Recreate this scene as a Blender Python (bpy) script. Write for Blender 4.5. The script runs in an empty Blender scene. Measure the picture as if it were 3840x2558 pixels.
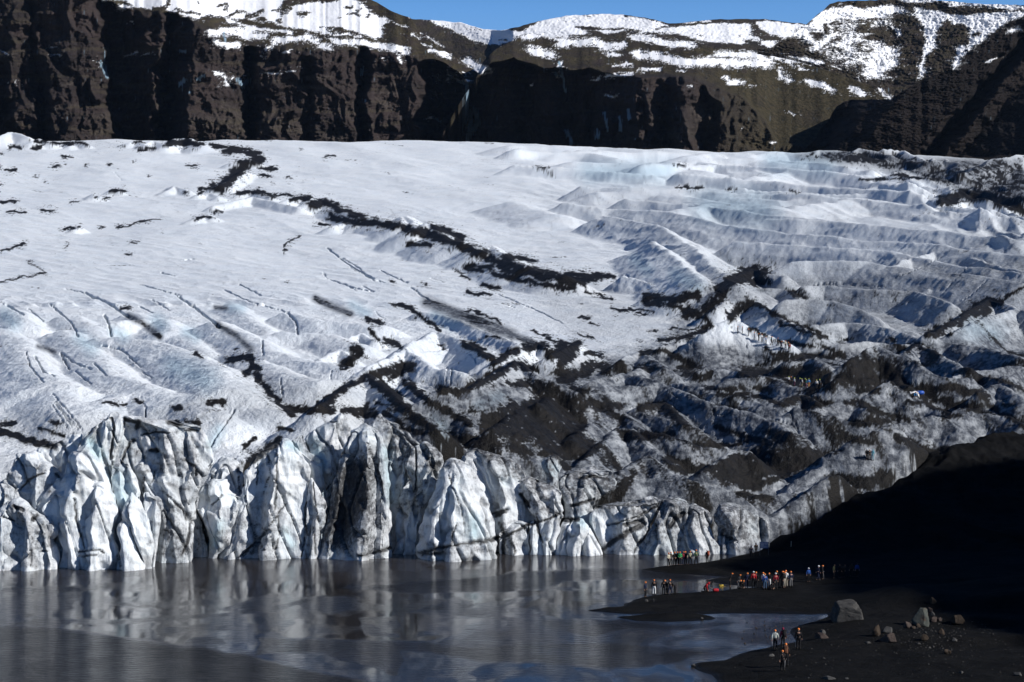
import bpy, bmesh, math, random
import numpy as np
from mathutils import Vector, Matrix
random.seed(7)
f32 = np.float32
# ---------------------------------------------------------------- frame of the place
# camera 32 m above the lagoon looking level along +Y; survey marks were taken as sight
# angles (x, y in 1/8000 rad units about the horizon 1060) and turned into metres here
F, CX, HY, HC = 8000.0, 1920.0, 1060.0, 32.0
SUN_AZ, SUN_EL = math.radians(21), math.radians(32)      # sun right of and behind the viewer
def P3(x, y, D): return ((x - CX) / F * D, D, HC - (y - HY) / F * D)
TILE = dict(P=(0, 0, 1.0), O=(0, 0, .61302), A=(0, 1480, 2.306), B=(900, 1480, 2.306), C=(1800, 1480, 2.306),
            Dd=(1200, 1000, 2.306), E=(2100, 950, 2.306), Ff=(2900, 950, 2.306), Z1=(0, 0, 1.226), Z2=(1920, 0, 1.226),
            Z8=(0, 1050, 1.226), Z4=(1700, 1000, 1.1), M1=(0, 0, 2.452), M2=(900, 0, 2.354), M4=(2840, 0, 2.354),
            W7=(0, 1900, 1.569), W8=(1400, 1950, 1.569), G=(0, 500, 1.6814), R=(3050, 2180, 2.98))
def T(t, p):
    ox, oy, s = TILE[t]
    p = np.array(p, float).reshape(-1, 2)
    return np.stack([p[:, 0] / s + ox, p[:, 1] / s + oy], 1)
# ---------------------------------------------------------------- noise
_rs = np.random.RandomState(5)
_perm = np.concatenate([_rs.permutation(256)] * 3).astype(np.int32)
_a = np.arange(256) * 2 * np.pi / 256 * 37
_g2 = np.stack([np.cos(_a), np.sin(_a)], 1).astype(f32)
_v3 = _rs.normal(size=(256, 3)); _g3 = (_v3 / np.linalg.norm(_v3, axis=1)[:, None]).astype(f32)
def noise2(x, y, seed=0):
    x = np.asarray(x, f32) + f32(seed * 17.31); y = np.asarray(y, f32) + f32(seed * 5.77)
    xi = np.floor(x); yi = np.floor(y); xf = x - xi; yf = y - yi
    xi = xi.astype(np.int32) & 255; yi = yi.astype(np.int32) & 255
    u = xf * xf * xf * (xf * (xf * 6 - 15) + 10); v = yf * yf * yf * (yf * (yf * 6 - 15) + 10)
    def g(dx, dy):
        h = _perm[_perm[xi + dx] + yi + dy]
        return _g2[h, 0] * (xf - dx) + _g2[h, 1] * (yf - dy)
    a = g(0, 0); b = g(1, 0); c = g(0, 1); d = g(1, 1)
    a += u * (b - a); c += u * (d - c)
    return (a + v * (c - a)) * f32(1.5)
def noise3(x, y, z, seed=0):
    x = np.asarray(x, f32) + f32(seed * 17.31); y = np.asarray(y, f32) + f32(seed * 5.77); z = np.asarray(z, f32)
    xi = np.floor(x); yi = np.floor(y); zi = np.floor(z); xf = x - xi; yf = y - yi; zf = z - zi
    xi = xi.astype(np.int32) & 255; yi = yi.astype(np.int32) & 255; zi = zi.astype(np.int32) & 255
    fd = lambda t: t * t * t * (t * (t * 6 - 15) + 10)
    u, v, w = fd(xf), fd(yf), fd(zf)
    def g(dx, dy, dz):
        h = _perm[_perm[_perm[xi + dx] + yi + dy] + zi + dz]
        return _g3[h, 0] * (xf - dx) + _g3[h, 1] * (yf - dy) + _g3[h, 2] * (zf - dz)
    r = []
    for dz in (0, 1):
        a = g(0, 0, dz); a = a + u * (g(1, 0, dz) - a)
        c = g(0, 1, dz); c = c + u * (g(1, 1, dz) - c)
        r.append(a + v * (c - a))
    return (r[0] + w * (r[1] - r[0])) * f32(1.5)
def fbm2(x, y, o=4, seed=0, lac=2.03, gain=.5):
    s = 0; a = 1.
    for i in range(o):
        s = s + a * noise2(x, y, seed + i * 3); x = x * lac; y = y * lac; a *= gain
    return s
def ridge2(x, y, o=3, seed=0):
    s = 0; a = 1.
    for i in range(o):
        s = s + a * (1 - 2 * np.abs(noise2(x, y, seed + i * 3))); x = x * 2.03; y = y * 2.03; a *= .5
    return s
def sstep(a, b, x):
    t = np.clip((x - a) / (b - a), 0, 1); return t * t * (3 - 2 * t)
def smax(a, b, k):
    h = np.clip(.5 + .5 * (a - b) / k, 0, 1)
    return b + (a - b) * h + k * h * (1 - h)
# ---------------------------------------------------------------- survey canvases (where dirt, snow, cracks lie)
class Canvas:
    def __init__(s, x0, x1, y0, y1, st):
        s.x0, s.y0, s.st = x0, y0, st
        s.w = int((x1 - x0) / st); s.h = int((y1 - y0) / st)
        s.a = np.zeros((s.h, s.w), f32)
    def box(s, p, m):
        i0 = max(0, int((p[:, 0].min() - m - s.x0) / s.st)); i1 = min(s.w, int((p[:, 0].max() + m - s.x0) / s.st) + 2)
        j0 = max(0, int((p[:, 1].min() - m - s.y0) / s.st)); j1 = min(s.h, int((p[:, 1].max() + m - s.y0) / s.st) + 2)
        gx, gy = np.meshgrid(s.x0 + s.st * (np.arange(i0, i1) + .5), s.y0 + s.st * (np.arange(j0, j1) + .5))
        return i0, i1, j0, j1, gx, gy
    def stroke(s, t, p, w, v=1.0, sub=False):
        p = T(t, p); w = w / TILE[t][2]
        i0, i1, j0, j1, gx, gy = s.box(p, w)
        if i1 <= i0 or j1 <= j0: return
        d = pdist(gx, gy, p)[0]
        f = v * np.clip(1 - d / w, 0, 1)
        r = s.a[j0:j1, i0:i1]
        if sub: r -= f * 1.4; np.clip(r, 0, 9, out=r)
        else: np.maximum(r, f, out=r)
        if hasattr(s, 'wide') and not sub: s.wide.stroke('P', p, w * 2.4 + 10, .6 * v)
    def poly(s, t, p, v=1.0, soft=14, add=False):
        p = T(t, p)
        i0, i1, j0, j1, gx, gy = s.box(p, soft)
        if i1 <= i0 or j1 <= j0: return
        sd = psd(gx, gy, p)
        f = v * np.clip(.5 + sd / (2 * soft), 0, 1)
        r = s.a[j0:j1, i0:i1]
        if v < 0: np.minimum(r, r * (1 + f), out=r)
        else: np.maximum(r, f, out=r)
    def get(s, px, py):
        px = np.where(px > 4060, 8120 - px, np.where(px < -230, -460 - px, px))       # beyond the surveyed strip the ground goes on alike
        fx = np.clip((px - s.x0) / s.st - .5, 0, s.w - 1.001); fy = np.clip((py - s.y0) / s.st - .5, 0, s.h - 1.001)
        i = fx.astype(np.int32); j = fy.astype(np.int32); u = (fx - i).astype(f32); v = (fy - j).astype(f32)
        a = s.a
        return (a[j, i] * (1 - u) + a[j, i + 1] * u) * (1 - v) + (a[j + 1, i] * (1 - u) + a[j + 1, i + 1] * u) * v
def pdist(gx, gy, p):
    if len(p) == 1: return np.hypot(gx - p[0, 0], gy - p[0, 1]), 0, 0
    best = np.full(gx.shape, 1e9); bt = np.zeros(gx.shape); bs = np.zeros(gx.shape)
    for k in range(len(p) - 1):
        ax, ay = p[k]; bx, by = p[k + 1]; dx, dy = bx - ax, by - ay
        L = dx * dx + dy * dy + 1e-9
        t = np.clip(((gx - ax) * dx + (gy - ay) * dy) / L, 0, 1)
        d = np.hypot(gx - ax - t * dx, gy - ay - t * dy)
        m = d < best
        best = np.where(m, d, best); bt = np.where(m, k + t, bt); bs = np.where(m, np.sign((gx - ax) * dy - (gy - ay) * dx), bs)
    return best, bt, bs
def psd(gx, gy, p):
    q = np.vstack([p, p[:1]])
    d = pdist(gx, gy, q)[0]
    ins = np.zeros(gx.shape, bool)
    for k in range(len(p)):
        (ax, ay), (bx, by) = q[k], q[k + 1]
        if ay == by: continue
        ins ^= ((ay > gy) != (by > gy)) & (gx < (bx - ax) * (gy - ay) / (by - ay) + ax)
    return np.where(ins, d, -d)
# ---------------------------------------------------------------- blender helpers
SC = bpy.context.scene; COL = SC.collection
def link(o, parent=None):
    COL.objects.link(o)
    if parent is not None: o.parent = parent
    return o
def tag(o, label=None, cat=None, group=None, kind=None):
    for k, v in (('label', label), ('category', cat), ('group', group), ('kind', kind)):
        if v: o[k] = v
    return o
def mesh_np(name, V, Fq, mat, attrs=None, parent=None, smooth=True, tri=False):
    me = bpy.data.meshes.new(name); n = len(V); k = Fq.shape[1]
    me.vertices.add(n); me.vertices.foreach_set('co', np.ascontiguousarray(V, f32).ravel())
    m = len(Fq); me.loops.add(m * k); me.loops.foreach_set('vertex_index', np.ascontiguousarray(Fq, np.int32).ravel())
    me.polygons.add(m); me.polygons.foreach_set('loop_start', np.arange(0, m * k, k, dtype=np.int32))
    if smooth: me.polygons.foreach_set('use_smooth', np.ones(m, bool))
    me.update(calc_edges=True)
    for an, av in (attrs or {}).items():
        at = me.attributes.new(an, 'FLOAT', 'POINT'); at.data.foreach_set('value', np.ascontiguousarray(av, f32).ravel())
    me.materials.append(mat)
    return link(bpy.data.objects.new(name, me), parent)
def grid_faces(R, C, wrap=False, flip=False):
    i = np.arange(R - 1)[:, None]; j = np.arange(C if wrap else C - 1)[None, :]; j2 = (j + 1) % C
    q = np.stack(np.broadcast_arrays(i * C + j, i * C + j2, (i + 1) * C + j2, (i + 1) * C + j), -1).reshape(-1, 4)
    return q[:, ::-1] if flip else q
def obj_bm(name, bm, mat, parent=None, smooth=False):
    me = bpy.data.meshes.new(name); bm.to_mesh(me); bm.free()
    if smooth:
        for p in me.polygons: p.use_smooth = True
    me.materials.append(mat)
    return link(bpy.data.objects.new(name, me), parent)
def empty(name, loc, rz=0):
    o = bpy.data.objects.new(name, None); o.empty_display_size = .3
    o.location = loc; o.rotation_euler = (0, 0, rz); return link(o)
class NT:
    def __init__(s, name):
        s.m = bpy.data.materials.new(name); s.m.use_nodes = True; s.t = s.m.node_tree; s.t.nodes.clear()
        s.out = s.n('ShaderNodeOutputMaterial'); s.b = s.n('ShaderNodeBsdfPrincipled')
        s.t.links.new(s.b.outputs[0], s.out.inputs[0])
    def n(s, ty, **kw):
        o = s.t.nodes.new(ty)
        for k, v in kw.items(): setattr(o, k, v)
        return o
    def l(s, a, b): s.t.links.new(a, b)
    def set(s, node, **kw):
        for k, v in kw.items(): node.inputs[k.replace('_', ' ')].default_value = v
        return node
    def attr(s, name): return s.n('ShaderNodeAttribute', attribute_name=name).outputs['Fac']
    def noise(s, scale, detail=4, rough=.55, vec=None):
        o = s.n('ShaderNodeTexNoise'); s.set(o, Scale=scale, Detail=detail, Roughness=rough)
        if vec is None: vec = s.pos()
        s.l(vec, o.inputs['Vector']); return o.outputs['Fac']
    def pos(s):
        if not hasattr(s, '_p'): s._p = s.n('ShaderNodeNewGeometry').outputs['Position']
        return s._p
    def scaled(s, sx, sy, sz, rz=0):
        m = s.n('ShaderNodeMapping'); m.inputs['Scale'].default_value = (sx, sy, sz); m.inputs['Rotation'].default_value = (0, 0, rz)
        s.l(s.pos(), m.inputs['Vector']); return m.outputs[0]
    def ramp(s, fac, a, b, lo=0., hi=1.):
        o = s.n('ShaderNodeMapRange'); o.interpolation_type = 'SMOOTHSTEP'
        for i, v in ((1, a), (2, b), (3, lo), (4, hi)): o.inputs[i].default_value = v
        s.l(fac, o.inputs[0]); return o.outputs[0]
    def math(s, op, a, b=None, c=None):
        o = s.n('ShaderNodeMath', operation=op)
        for i, v in enumerate((a, b, c)):
            if v is None: continue
            if isinstance(v, (int, float)): o.inputs[i].default_value = v
            else: s.l(v, o.inputs[i])
        return o.outputs[0]
    def mix(s, fac, a, b):
        o = s.n('ShaderNodeMix', data_type='RGBA')
        for i, v in ((0, fac), (6, a), (7, b)):
            if isinstance(v, (int, float)): o.inputs[i].default_value = v
            elif isinstance(v, tuple): o.inputs[i].default_value = (*v, 1)
            else: s.l(v, o.inputs[i])
        return o.outputs[2]
    def bump(s, h, strength=.5, dist=.1, prev=None):
        o = s.n('ShaderNodeBump'); s.set(o, Strength=strength, Distance=dist); s.l(h, o.inputs['Height'])
        if prev is not None: s.l(prev, o.inputs['Normal'])
        return o.outputs[0]
    def done(s, col=None, rough=.7, normal=None, spec=.3):
        if col is not None:
            if isinstance(col, tuple): s.b.inputs['Base Color'].default_value = (*col, 1)
            else: s.l(col, s.b.inputs['Base Color'])
        if isinstance(rough, (int, float)): s.b.inputs['Roughness'].default_value = rough
        else: s.l(rough, s.b.inputs['Roughness'])
        if normal is not None: s.l(normal, s.b.inputs['Normal'])
        s.b.inputs['Specular IOR Level'].default_value = spec
        return s.m
# ================================================================ MATERIALS of the land
def mat_ice():
    m = NT('glacier_ice')
    dirt, grey, blue = m.attr('dirt'), m.attr('grey'), m.attr('blue')
    fine = m.noise(1.9, 7, .68); big = m.noise(.06, 4)
    streak = m.noise(.9, 5, .6, m.scaled(1.3, .5, 1.6, math.radians(14)))
    white = m.mix(m.ramp(big, .3, .7), (.84, .873, .90), (.775, .825, .875))
    white = m.mix(blue, white, (.56, .68, .76))
    gtex = m.math('MULTIPLY', grey, m.ramp(streak, .3, .7, .72, 1.12))
    ice = m.mix(m.math('MINIMUM', gtex, 1.0), white, (.070, .079, .097))
    spk = m.math('MULTIPLY', m.ramp(fine, .56, .70), m.math('MULTIPLY_ADD', grey, .16, .07))
    ice = m.mix(spk, ice, (.06, .06, .062))
    sand = m.mix(m.ramp(m.noise(.5, 5, .6), .35, .65), (.0055, .0052, .0051), (.0135, .0118, .0105))
    col = m.mix(dirt, ice, sand)
    grain = m.noise(4.6, 4, .6, m.scaled(1, .7, 1.3, math.radians(20)))
    h = m.math('ADD', m.math('ADD', m.math('MULTIPLY', streak, .5), m.math('MULTIPLY', fine, .5)), m.math('MULTIPLY', grain, .35))
    return m.done(col, .62, m.bump(h, 1.0, .45), .2)
def mat_serac():
    m = NT('serac_ice')
    dirt, grey, blue = m.attr('dirt'), m.attr('grey'), m.attr('blue')
    fine = m.noise(2.2, 7, .7); flute = m.noise(1.0, 5, .6, m.scaled(1.7, 1.7, .30)); lump = m.noise(.5, 3)
    cool = m.mix(m.ramp(lump, .3, .7), (.84, .86, .885), (.76, .81, .845))
    cool = m.mix(blue, cool, (.48, .64, .70))
    ice = m.mix(m.math('MINIMUM', m.math('MULTIPLY', grey, m.ramp(fine, .3, .7, .4, 1.4)), 1.0), cool, (.13, .135, .145))
    spk = m.math('MULTIPLY', m.ramp(fine, .55, .68), m.math('MULTIPLY_ADD', grey, .9, .12))
    ice = m.mix(spk, ice, (.07, .07, .075))
    col = m.mix(dirt, ice, (.022, .021, .022))
    h = m.math('ADD', m.math('MULTIPLY', flute, .6), m.math('MULTIPLY', fine, .4))
    return m.done(col, .5, m.bump(h, .9, .35), .3)
def mat_rock(nm='mountain_rock', k=1.):
    m = NT(nm); K = lambda *c: tuple(v * k for v in c)
    snow, grass, pale, ice = m.attr('snow'), m.attr('grass'), m.attr('pale'), m.attr('frozen')
    n1 = m.noise(.012, 6, .6); n2 = m.noise(.16, 8, .72, m.scaled(1, 1, .6)); st = m.noise(.05, 5, .6, m.scaled(.12, .12, 1.6))
    rock = m.mix(m.ramp(n1, .35, .65), K(.027, .0215, .0215), K(.050, .037, .0345))
    rock = m.mix(m.ramp(st, .5, .66, 0, .55), rock, K(.022, .020, .020))
    rock = m.mix(m.math('MULTIPLY', pale, m.ramp(n2, .3, .65)), rock, K(.085, .070, .060))
    gr = m.mix(m.ramp(n2, .35, .65), K(.034, .030, .018), K(.074, .060, .034))
    col = m.mix(m.math('MULTIPLY', grass, m.ramp(n1, .3, .5, .5, 1)), rock, gr)
    col = m.mix(snow, col, (.86, .87, .90)); col = m.mix(ice, col, (.25, .36, .45))
    h = m.math('ADD', m.math('MULTIPLY', n2, .7), m.math('MULTIPLY', st, .3))
    inv = m.math('SUBTRACT', 1.0, snow)
    return m.done(col, .85, m.bump(m.math('MULTIPLY', h, inv), 1.0, 9.0), .15)
def mat_sand():
    m = NT('black_sand')
    n = m.noise(.35, 6, .6); g = m.noise(6, 4, .7); wet = m.attr('wet')
    col = m.mix(m.ramp(n, .35, .65), (.0075, .0076, .0079), (.0122, .0121, .0123))
    col = m.mix(m.ramp(g, .70, .76, 0, .7), col, (.09, .085, .08))
    col = m.mix(wet, col, (.009, .009, .0095))
    return m.done(col, m.math('MULTIPLY_ADD', wet, -.45, .85), m.bump(m.math('ADD', g, m.math('MULTIPLY', n, 3)), .9, .22), .04)
def mat_water():
    m = NT('lagoon_water')
    rip, film = m.attr('ripple'), m.attr('film')
    w = m.noise(1.5, 4, .6, m.scaled(.55, 1.3, 1)); w2 = m.noise(5.5, 3, .6, m.scaled(.5, 1.2, 1)); big = m.noise(.12, 3, .5, m.scaled(.4, 1.2, 1))
    h = m.math('ADD', m.math('MULTIPLY', w, .6), m.math('MULTIPLY', w2, .25))
    col = m.mix(m.ramp(big, .35, .65), (.021, .0200, .0200), (.030, .0275, .027))
    col = m.mix(film, col, (.050, .045, .044))
    b = m.n('ShaderNodeBump'); m.set(b, Distance=1.5); m.l(h, b.inputs['Height']); m.l(m.math('MULTIPLY_ADD', m.math('MULTIPLY', rip, rip), .85, .006), b.inputs['Strength'])
    r = m.math('MULTIPLY_ADD', rip, .05, .055); r = m.math('MULTIPLY_ADD', film, .05, r)
    m.b.inputs['IOR'].default_value = 1.33
    col = m.mix(m.math('MULTIPLY', rip, .8), col, (.010, .0125, .019))  # rippled water tinted navy: the darker sky's reflection put into its colour
    mm_ = m.done(col, r, b.outputs[0], .5); m.l(m.math('MULTIPLY_ADD', rip, -.30, .37), m.b.inputs['Specular IOR Level']); return mm_
def flat(name, col, rough=.7, spec=.3, var=.25, sc=14):
    m = NT(name); c = m.mix(m.noise(sc, 4, .6), tuple(v * (1 - var) for v in col), tuple(min(1, v * (1 + var)) for v in col))
    return m.done(c, rough, None, spec)
ICE, SERAC, ROCK, SAND, WATER = mat_ice(), mat_serac(), mat_rock(), mat_sand(), mat_water()
SCREE = mat_rock('dark_scree', .42)
# ================================================================ GLACIER survey
cD = Canvas(-260, 4100, 480, 2240, 2.5)        # black sand, with one flank's deep shade painted in
cD.wide = Canvas(-260, 4100, 480, 2240, 5)       # grit strewn beside the sand
cG = Canvas(-260, 4100, 480, 2240, 5)          # grey dust film
cK = Canvas(-260, 4100, 480, 2240, 2.5)        # crevasses
cB = Canvas(-260, 4100, 480, 2240, 5)          # blue ice
cR = Canvas(-260, 4100, 480, 2240, 10)         # roughness of the surface
def many(c, t, data, **kw):
    for w, *p in data: c.stroke(t, p, w * (1.3 if c is cD and t in 'EFfDdC' else 1.0), **kw)
many(cD, 'G', [(16, 1330,80, 1440,90, 1560,100, 1650,130), (26, 1420,115, 1520,110, 1620,140), (40, 1640,160, 1590,190, 1520,190), (48, 1560,200, 1500,240, 1440,290, 1390,330), (40, 1340,330, 1400,360),
    (14, 1640,220, 1740,225), (10, 1640,265, 1700,270), (14, 1250,355, 1330,345), (18, 1270,378), (16, 1170,375), (18, 1500,375, 1600,365, 1660,380, 1740,405), (10, 1740,388, 1840,386), (26, 1830,420, 1900,405, 1940,415),
    (36, 1960,455, 2040,430, 2120,470, 2200,500), (34, 2080,520, 2150,545, 2240,560, 2354,560), (26, 2220,510, 2300,540, 2400,570), (14, 2000,578, 2080,578),
    (24, 1060,62, 1140,45, 1240,65), (14, 1040,70, 1280,72), (14, 330,62, 400,68, 460,58, 540,68), (14, 210,90, 250,90), (20, 240,55, 300,52), (10, 60,85, 130,88), (14, 880,100, 970,92), (12, 760,80), (9, 850,55, 900,62),
    (10, 390,150, 450,148), (9, 420,190), (9, 330,208, 375,206), (10, 540,203), (11, 690,196), (11, 30,233, 100,230), (10, 225,268), (9, 850,178), (12, 1180,205, 1250,205), (8, 930,268), (8, 285,305), (12, 690,362, 790,360), (14, 600,400), (8, 640,412, 690,408), (7, 440,435, 500,430), (12, 0,432, 100,430), (12, 50,497, 160,500), (13, 260,488, 330,485), (17, 1230,540, 1290,530, 1340,532), (10, 1350,495, 1400,494), (8, 740,588, 830,575), (6, 830,572, 1000,545), (9, 390,603, 470,600), (12, 495,590), (7, 620,603, 660,590), (8, 820,690, 870,688), (7, 790,760, 835,757), (6, 1030,622), (12, 10,742, 80,720, 160,695), (6, 0,938, 100,915, 290,880), (4, 290,880, 240,845, 180,810), (8, 1810,700, 1850,670, 1890,645), (5, 1790,760, 1810,700), (5, 410,725, 430,690), (6, 1815,940), (7, 1815,283), (7, 1725,318), (7, 1620,342), (6, 1900,97), (8, 2060,150, 2110,146), (10, 0,125), (9, 0,320), (9, 0,372), (9, 0,215)])
many(cD, 'E', [(28, 0,190, 120,185, 280,195, 460,205), (42, 0,245, 200,250), (20, 0,300, 120,300), (12, 230,330, 450,400), (46, 760,370, 850,390, 950,410, 1060,380, 1180,365), (30, 730,425, 900,440, 1000,455),
    (62, 1080,510, 1200,520, 1290,480, 1340,420), (40, 1230,560, 1300,580), (62, 1370,350, 1430,280, 1500,210, 1600,165, 1760,160), (50, 1560,220, 1800,250), (56, 1480,540, 1560,480, 1640,420), (20, 1680,430, 1760,470, 1870,530, 1960,570, 2080,620, 2200,670, 2290,725),
    (16, 1880,600, 2080,660, 2260,730), (20, 1960,310, 2030,360, 2080,380), (28, 860,755, 960,740, 1100,720, 1200,680, 1290,630), (30, 870,820, 960,880, 1080,930, 1170,965), (20, 700,860, 880,840), (32, 1030,985, 1200,990),
    (58, 1580,1020, 1700,1020, 1830,1030, 2000,1020, 2150,1010, 2306,1060), (62, 2000,1090, 2306,1110), (32, 1080,1035, 1200,1060, 1300,1045), (25, 1150,1090, 1300,1090), (14, 1650,990, 1900,900, 2040,880), (48, 0,800, 80,830, 140,795), (52, 0,900, 60,860),
    (62, 0,1030, 100,1060, 250,1000, 330,970, 400,1010), (50, 0,1110, 60,1090), (30, 100,1170, 230,1200), (42, 0,1270, 120,1350), (38, 380,1290, 540,1330), (46, 700,1335, 790,1320, 885,1300, 960,1380, 1080,1480), (26, 1280,1160, 1450,1180, 1580,1160),
    (22, 1360,1222, 1640,1222), (30, 1680,1150, 1820,1190), (32, 1690,1230, 1800,1260, 1900,1305), (44, 1940,1300, 2050,1260, 2150,1240, 2250,1300), (22, 2100,1345, 2300,1300), (13, 170,552, 260,562), (13, 450,482, 590,502), (11, 600,482, 800,505), (13, 270,602, 320,615), (12, 680,772, 720,772),
    (8, 640,520, 740,525), (9, 150,690, 300,740), (16, 1640,650, 1760,705, 1880,760), (18, 1900,765, 2000,775, 2180,800), (24, 1800,830), (36, 1900,865, 2030,895), (20, 230,865, 370,885), (9, 950,655, 1120,650, 1230,635), (8, 760,672, 830,672), (9, 930,525), (10, 480,535)])
many(cD, 'Ff', [(14, 120,310, 200,380, 300,390), (26, 430,800, 520,850, 620,875), (30, 250,895, 420,885, 620,895), (22, 0,940, 250,900), (30, 0,880, 180,890), (64, 60,1045, 200,1030, 320,1055, 450,1110, 500,1150), (56, 560,1095, 680,1030, 800,970, 870,950, 960,1005, 1050,1085, 1150,1150, 1200,1195), (60, 650,1110, 900,1100),
    (46, 1120,1140, 1250,1170, 1400,1185, 1520,1150, 1650,1190, 1800,1210, 1850,1260), (52, 1300,1240, 1450,1270, 1600,1305, 1780,1320), (28, 1860,1310, 1950,1370, 2100,1450, 2168,1500), (17, 1880,1080, 2000,1100, 2100,1150, 2168,1185), (46, 1350,690, 1500,625, 1650,545, 1750,475, 1850,415, 1960,425), (48, 1600,600, 1700,525, 1850,490),
    (26, 1350,705, 1520,705), (26, 1150,855, 1240,795, 1330,830, 1400,870), (16, 1950,420, 2050,360, 2168,290), (15, 1290,960, 1420,960), (13, 1070,1010, 1130,1070), (26, 1160,1280, 1290,1290, 1400,1335, 1530,1385), (46, 100,1295, 230,1255, 330,1295), (26, 380,1285, 480,1300), (36, 640,1290, 760,1290, 850,1360, 960,1390, 1150,1435), (42, 820,1435, 1000,1455),
    (13, 880,1500, 1000,1530), (26, 1480,1420, 1620,1400), (26, 2000,1315, 2100,1310), (32, 730,1185, 900,1185), (10, 500,440, 530,440), (14, 440,600, 480,570), (12, 600,745, 660,745), (20, 1010,735, 1060,760)])
many(cD, 'O', [(13, 846,508, 880,516), (15, 880,516, 925,522, 965,536), (17, 955,532, 1010,546, 1060,562), (18, 1050,562, 1110,586, 1150,602), (19, 1145,600, 1200,622, 1260,634), (12, 1250,634, 1330,640, 1400,636), (12, 1000,520, 1060,545), (9, 940,560, 990,565), (8, 1080,610, 1130,615), (10, 1160,590, 1230,600)])
cD.poly('C', (0,110, 200,60, 450,50, 560,20, 620,10, 720,60, 760,150, 700,260, 760,380, 900,400, 1060,390, 1080,470, 900,560, 720,560, 500,530, 300,520, 200,480, 150,420, 0,400), .78)
cD.poly('Z4', (1050,840, 1150,780, 1400,740, 1600,760, 1520,800, 1400,860, 1250,930, 1100,900), .72)
cD.poly('Z4', (1390,1075, 1560,1000, 1720,925, 1900,880, 2010,815, 1900,835, 1700,862, 1560,900, 1480,965, 1390,1030), .62)
many(cD, 'Z4', [(26, 1580,700, 1720,722), (30, 1830,705, 1960,765, 2080,765), (28, 880,795, 1060,835), (34, 1560,875, 1700,885, 1800,855), (24, 1180,940, 1300,960), (22, 1640,640, 1700,650), (24, 700,690, 800,700, 900,690), (30, 560,560, 640,590, 700,640), (20, 1080,660, 1200,700, 1280,720), (26, 330,760, 420,770)])
cD.poly('C', (1960,660, 2100,700, 2306,830, 2306,520, 2200,515, 2060,590))
cD.stroke('C', (190,420, 230,350, 300,330, 420,400, 490,450), 75, sub=True); cD.stroke('C', (170,250, 210,260), 22, sub=True); cD.stroke('C', (760,380, 900,320, 1060,180), 12, sub=True); cD.stroke('C', (60,160, 100,140), 28, sub=True)
many(cD, 'C', [(18, 1090,160, 1200,165, 1290,215), (34, 1380,125, 1500,95, 1590,65, 1650,130, 1720,210, 1790,270), (26, 1640,545, 1760,575, 1870,605), (32, 1640,615, 1760,665, 1880,665), (50, 1020,950, 1100,900, 1200,850, 1260,780, 1320,690), (16, 860,725, 1000,705, 1110,735), (22, 1830,425, 2100,445, 2306,405), (30, 700,590, 760,640), (14, 500,720, 570,760)])  # widest stroke paints the deep shade of the pyramid's left flank with its dirt
cD.poly('Dd', (1560,1010, 1850,960, 2000,1000, 2100,1100, 2306,1100, 2306,1568, 1900,1568, 1700,1500, 1500,1450, 1400,1300, 1440,1230, 1600,1200, 1850,1165, 1800,1050), .78)
many(cD, 'Dd', [(22, 1260,10, 1400,40), (30, 1500,60, 1650,100, 1800,130, 1950,160, 2100,190), (40, 1600,20, 1700,60), (32, 1780,30, 1900,60, 2050,80, 2200,60, 2306,70), (26, 2080,180), (14, 1240,385, 1300,375), (12, 1330,385, 1460,430, 1560,490), (16, 1270,212, 1350,238, 1470,245), (18, 1400,165, 1560,190), (12, 1180,30, 1280,110), (14, 640,330, 780,350), (18, 780,350, 840,400, 920,470, 1040,550),
    (20, 400,455, 540,490), (30, 560,640, 640,670, 700,690), (20, 440,545, 500,620), (46, 290,710, 330,740, 250,830, 190,850), (46, 470,930, 600,890, 700,860, 800,875), (30, 600,960, 700,930), (38, 0,1190, 120,1120, 250,1030, 390,950, 440,960), (42, 0,1240, 100,1250), (50, 440,965, 560,1060, 650,1150, 780,1260, 880,1350), (30, 520,985, 700,1130), (40, 740,1005, 800,1045, 900,1135, 1000,1200, 1150,1270, 1300,1360),
    (40, 220,1235, 350,1235, 480,1265), (30, 400,1200), (46, 1040,1065, 1200,1085, 1400,1000, 1560,910, 1700,835, 1850,890), (40, 1500,830, 1600,775, 1750,705, 1900,675, 1960,695), (60, 1990,765, 2100,735, 2200,710), (50, 2080,830, 2170,780), (36, 1240,655, 1350,705, 1480,790), (15, 1430,600, 1540,612), (42, 1060,1470, 1250,1505, 1450,1540), (26, 700,1390, 900,1445), (18, 1960,622, 2120,672), (10, 1830,560, 2000,600), (14, 910,155), (10, 600,128, 640,128), (14, 820,450), (16, 1020,670, 1060,700), (26, 1380,1240, 1300,1250)])
cD.poly('Dd', (1270,1180, 1450,1110, 1640,1080, 1650,1170, 1480,1210, 1370,1250, 1260,1220), v=-1)
cD.poly('Dd', (400,940, 500,970, 700,1130, 900,1340, 1000,1420, 820,1380, 640,1240, 520,1100, 420,1010), .66)
many(cD, 'Z8', [(24, 1040,372, 1150,352, 1180,400, 1130,432), (26, 1180,440, 1230,510, 1300,580, 1340,612), (22, 960,572, 1030,562), (9, 480,562, 570,575), (9, 620,552, 660,562), (14, 0,660, 60,662), (28, 0,695, 80,722, 180,752, 250,765), (12, 180,680, 290,716), (11, 240,650, 270,660), (12, 900,340, 930,350), (7, 1080,320), (10, 560,130, 600,130), (18, 1570,400, 1620,380)])
cD.poly('Z2', (1310,720, 1400,700, 1480,712, 1600,690, 1750,700, 1880,735, 2000,765, 2354,730, 2354,985, 2150,930, 2080,880, 2100,862, 2000,850, 1880,800, 1700,770, 1560,735, 1420,740), v=.42, soft=18)
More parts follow.
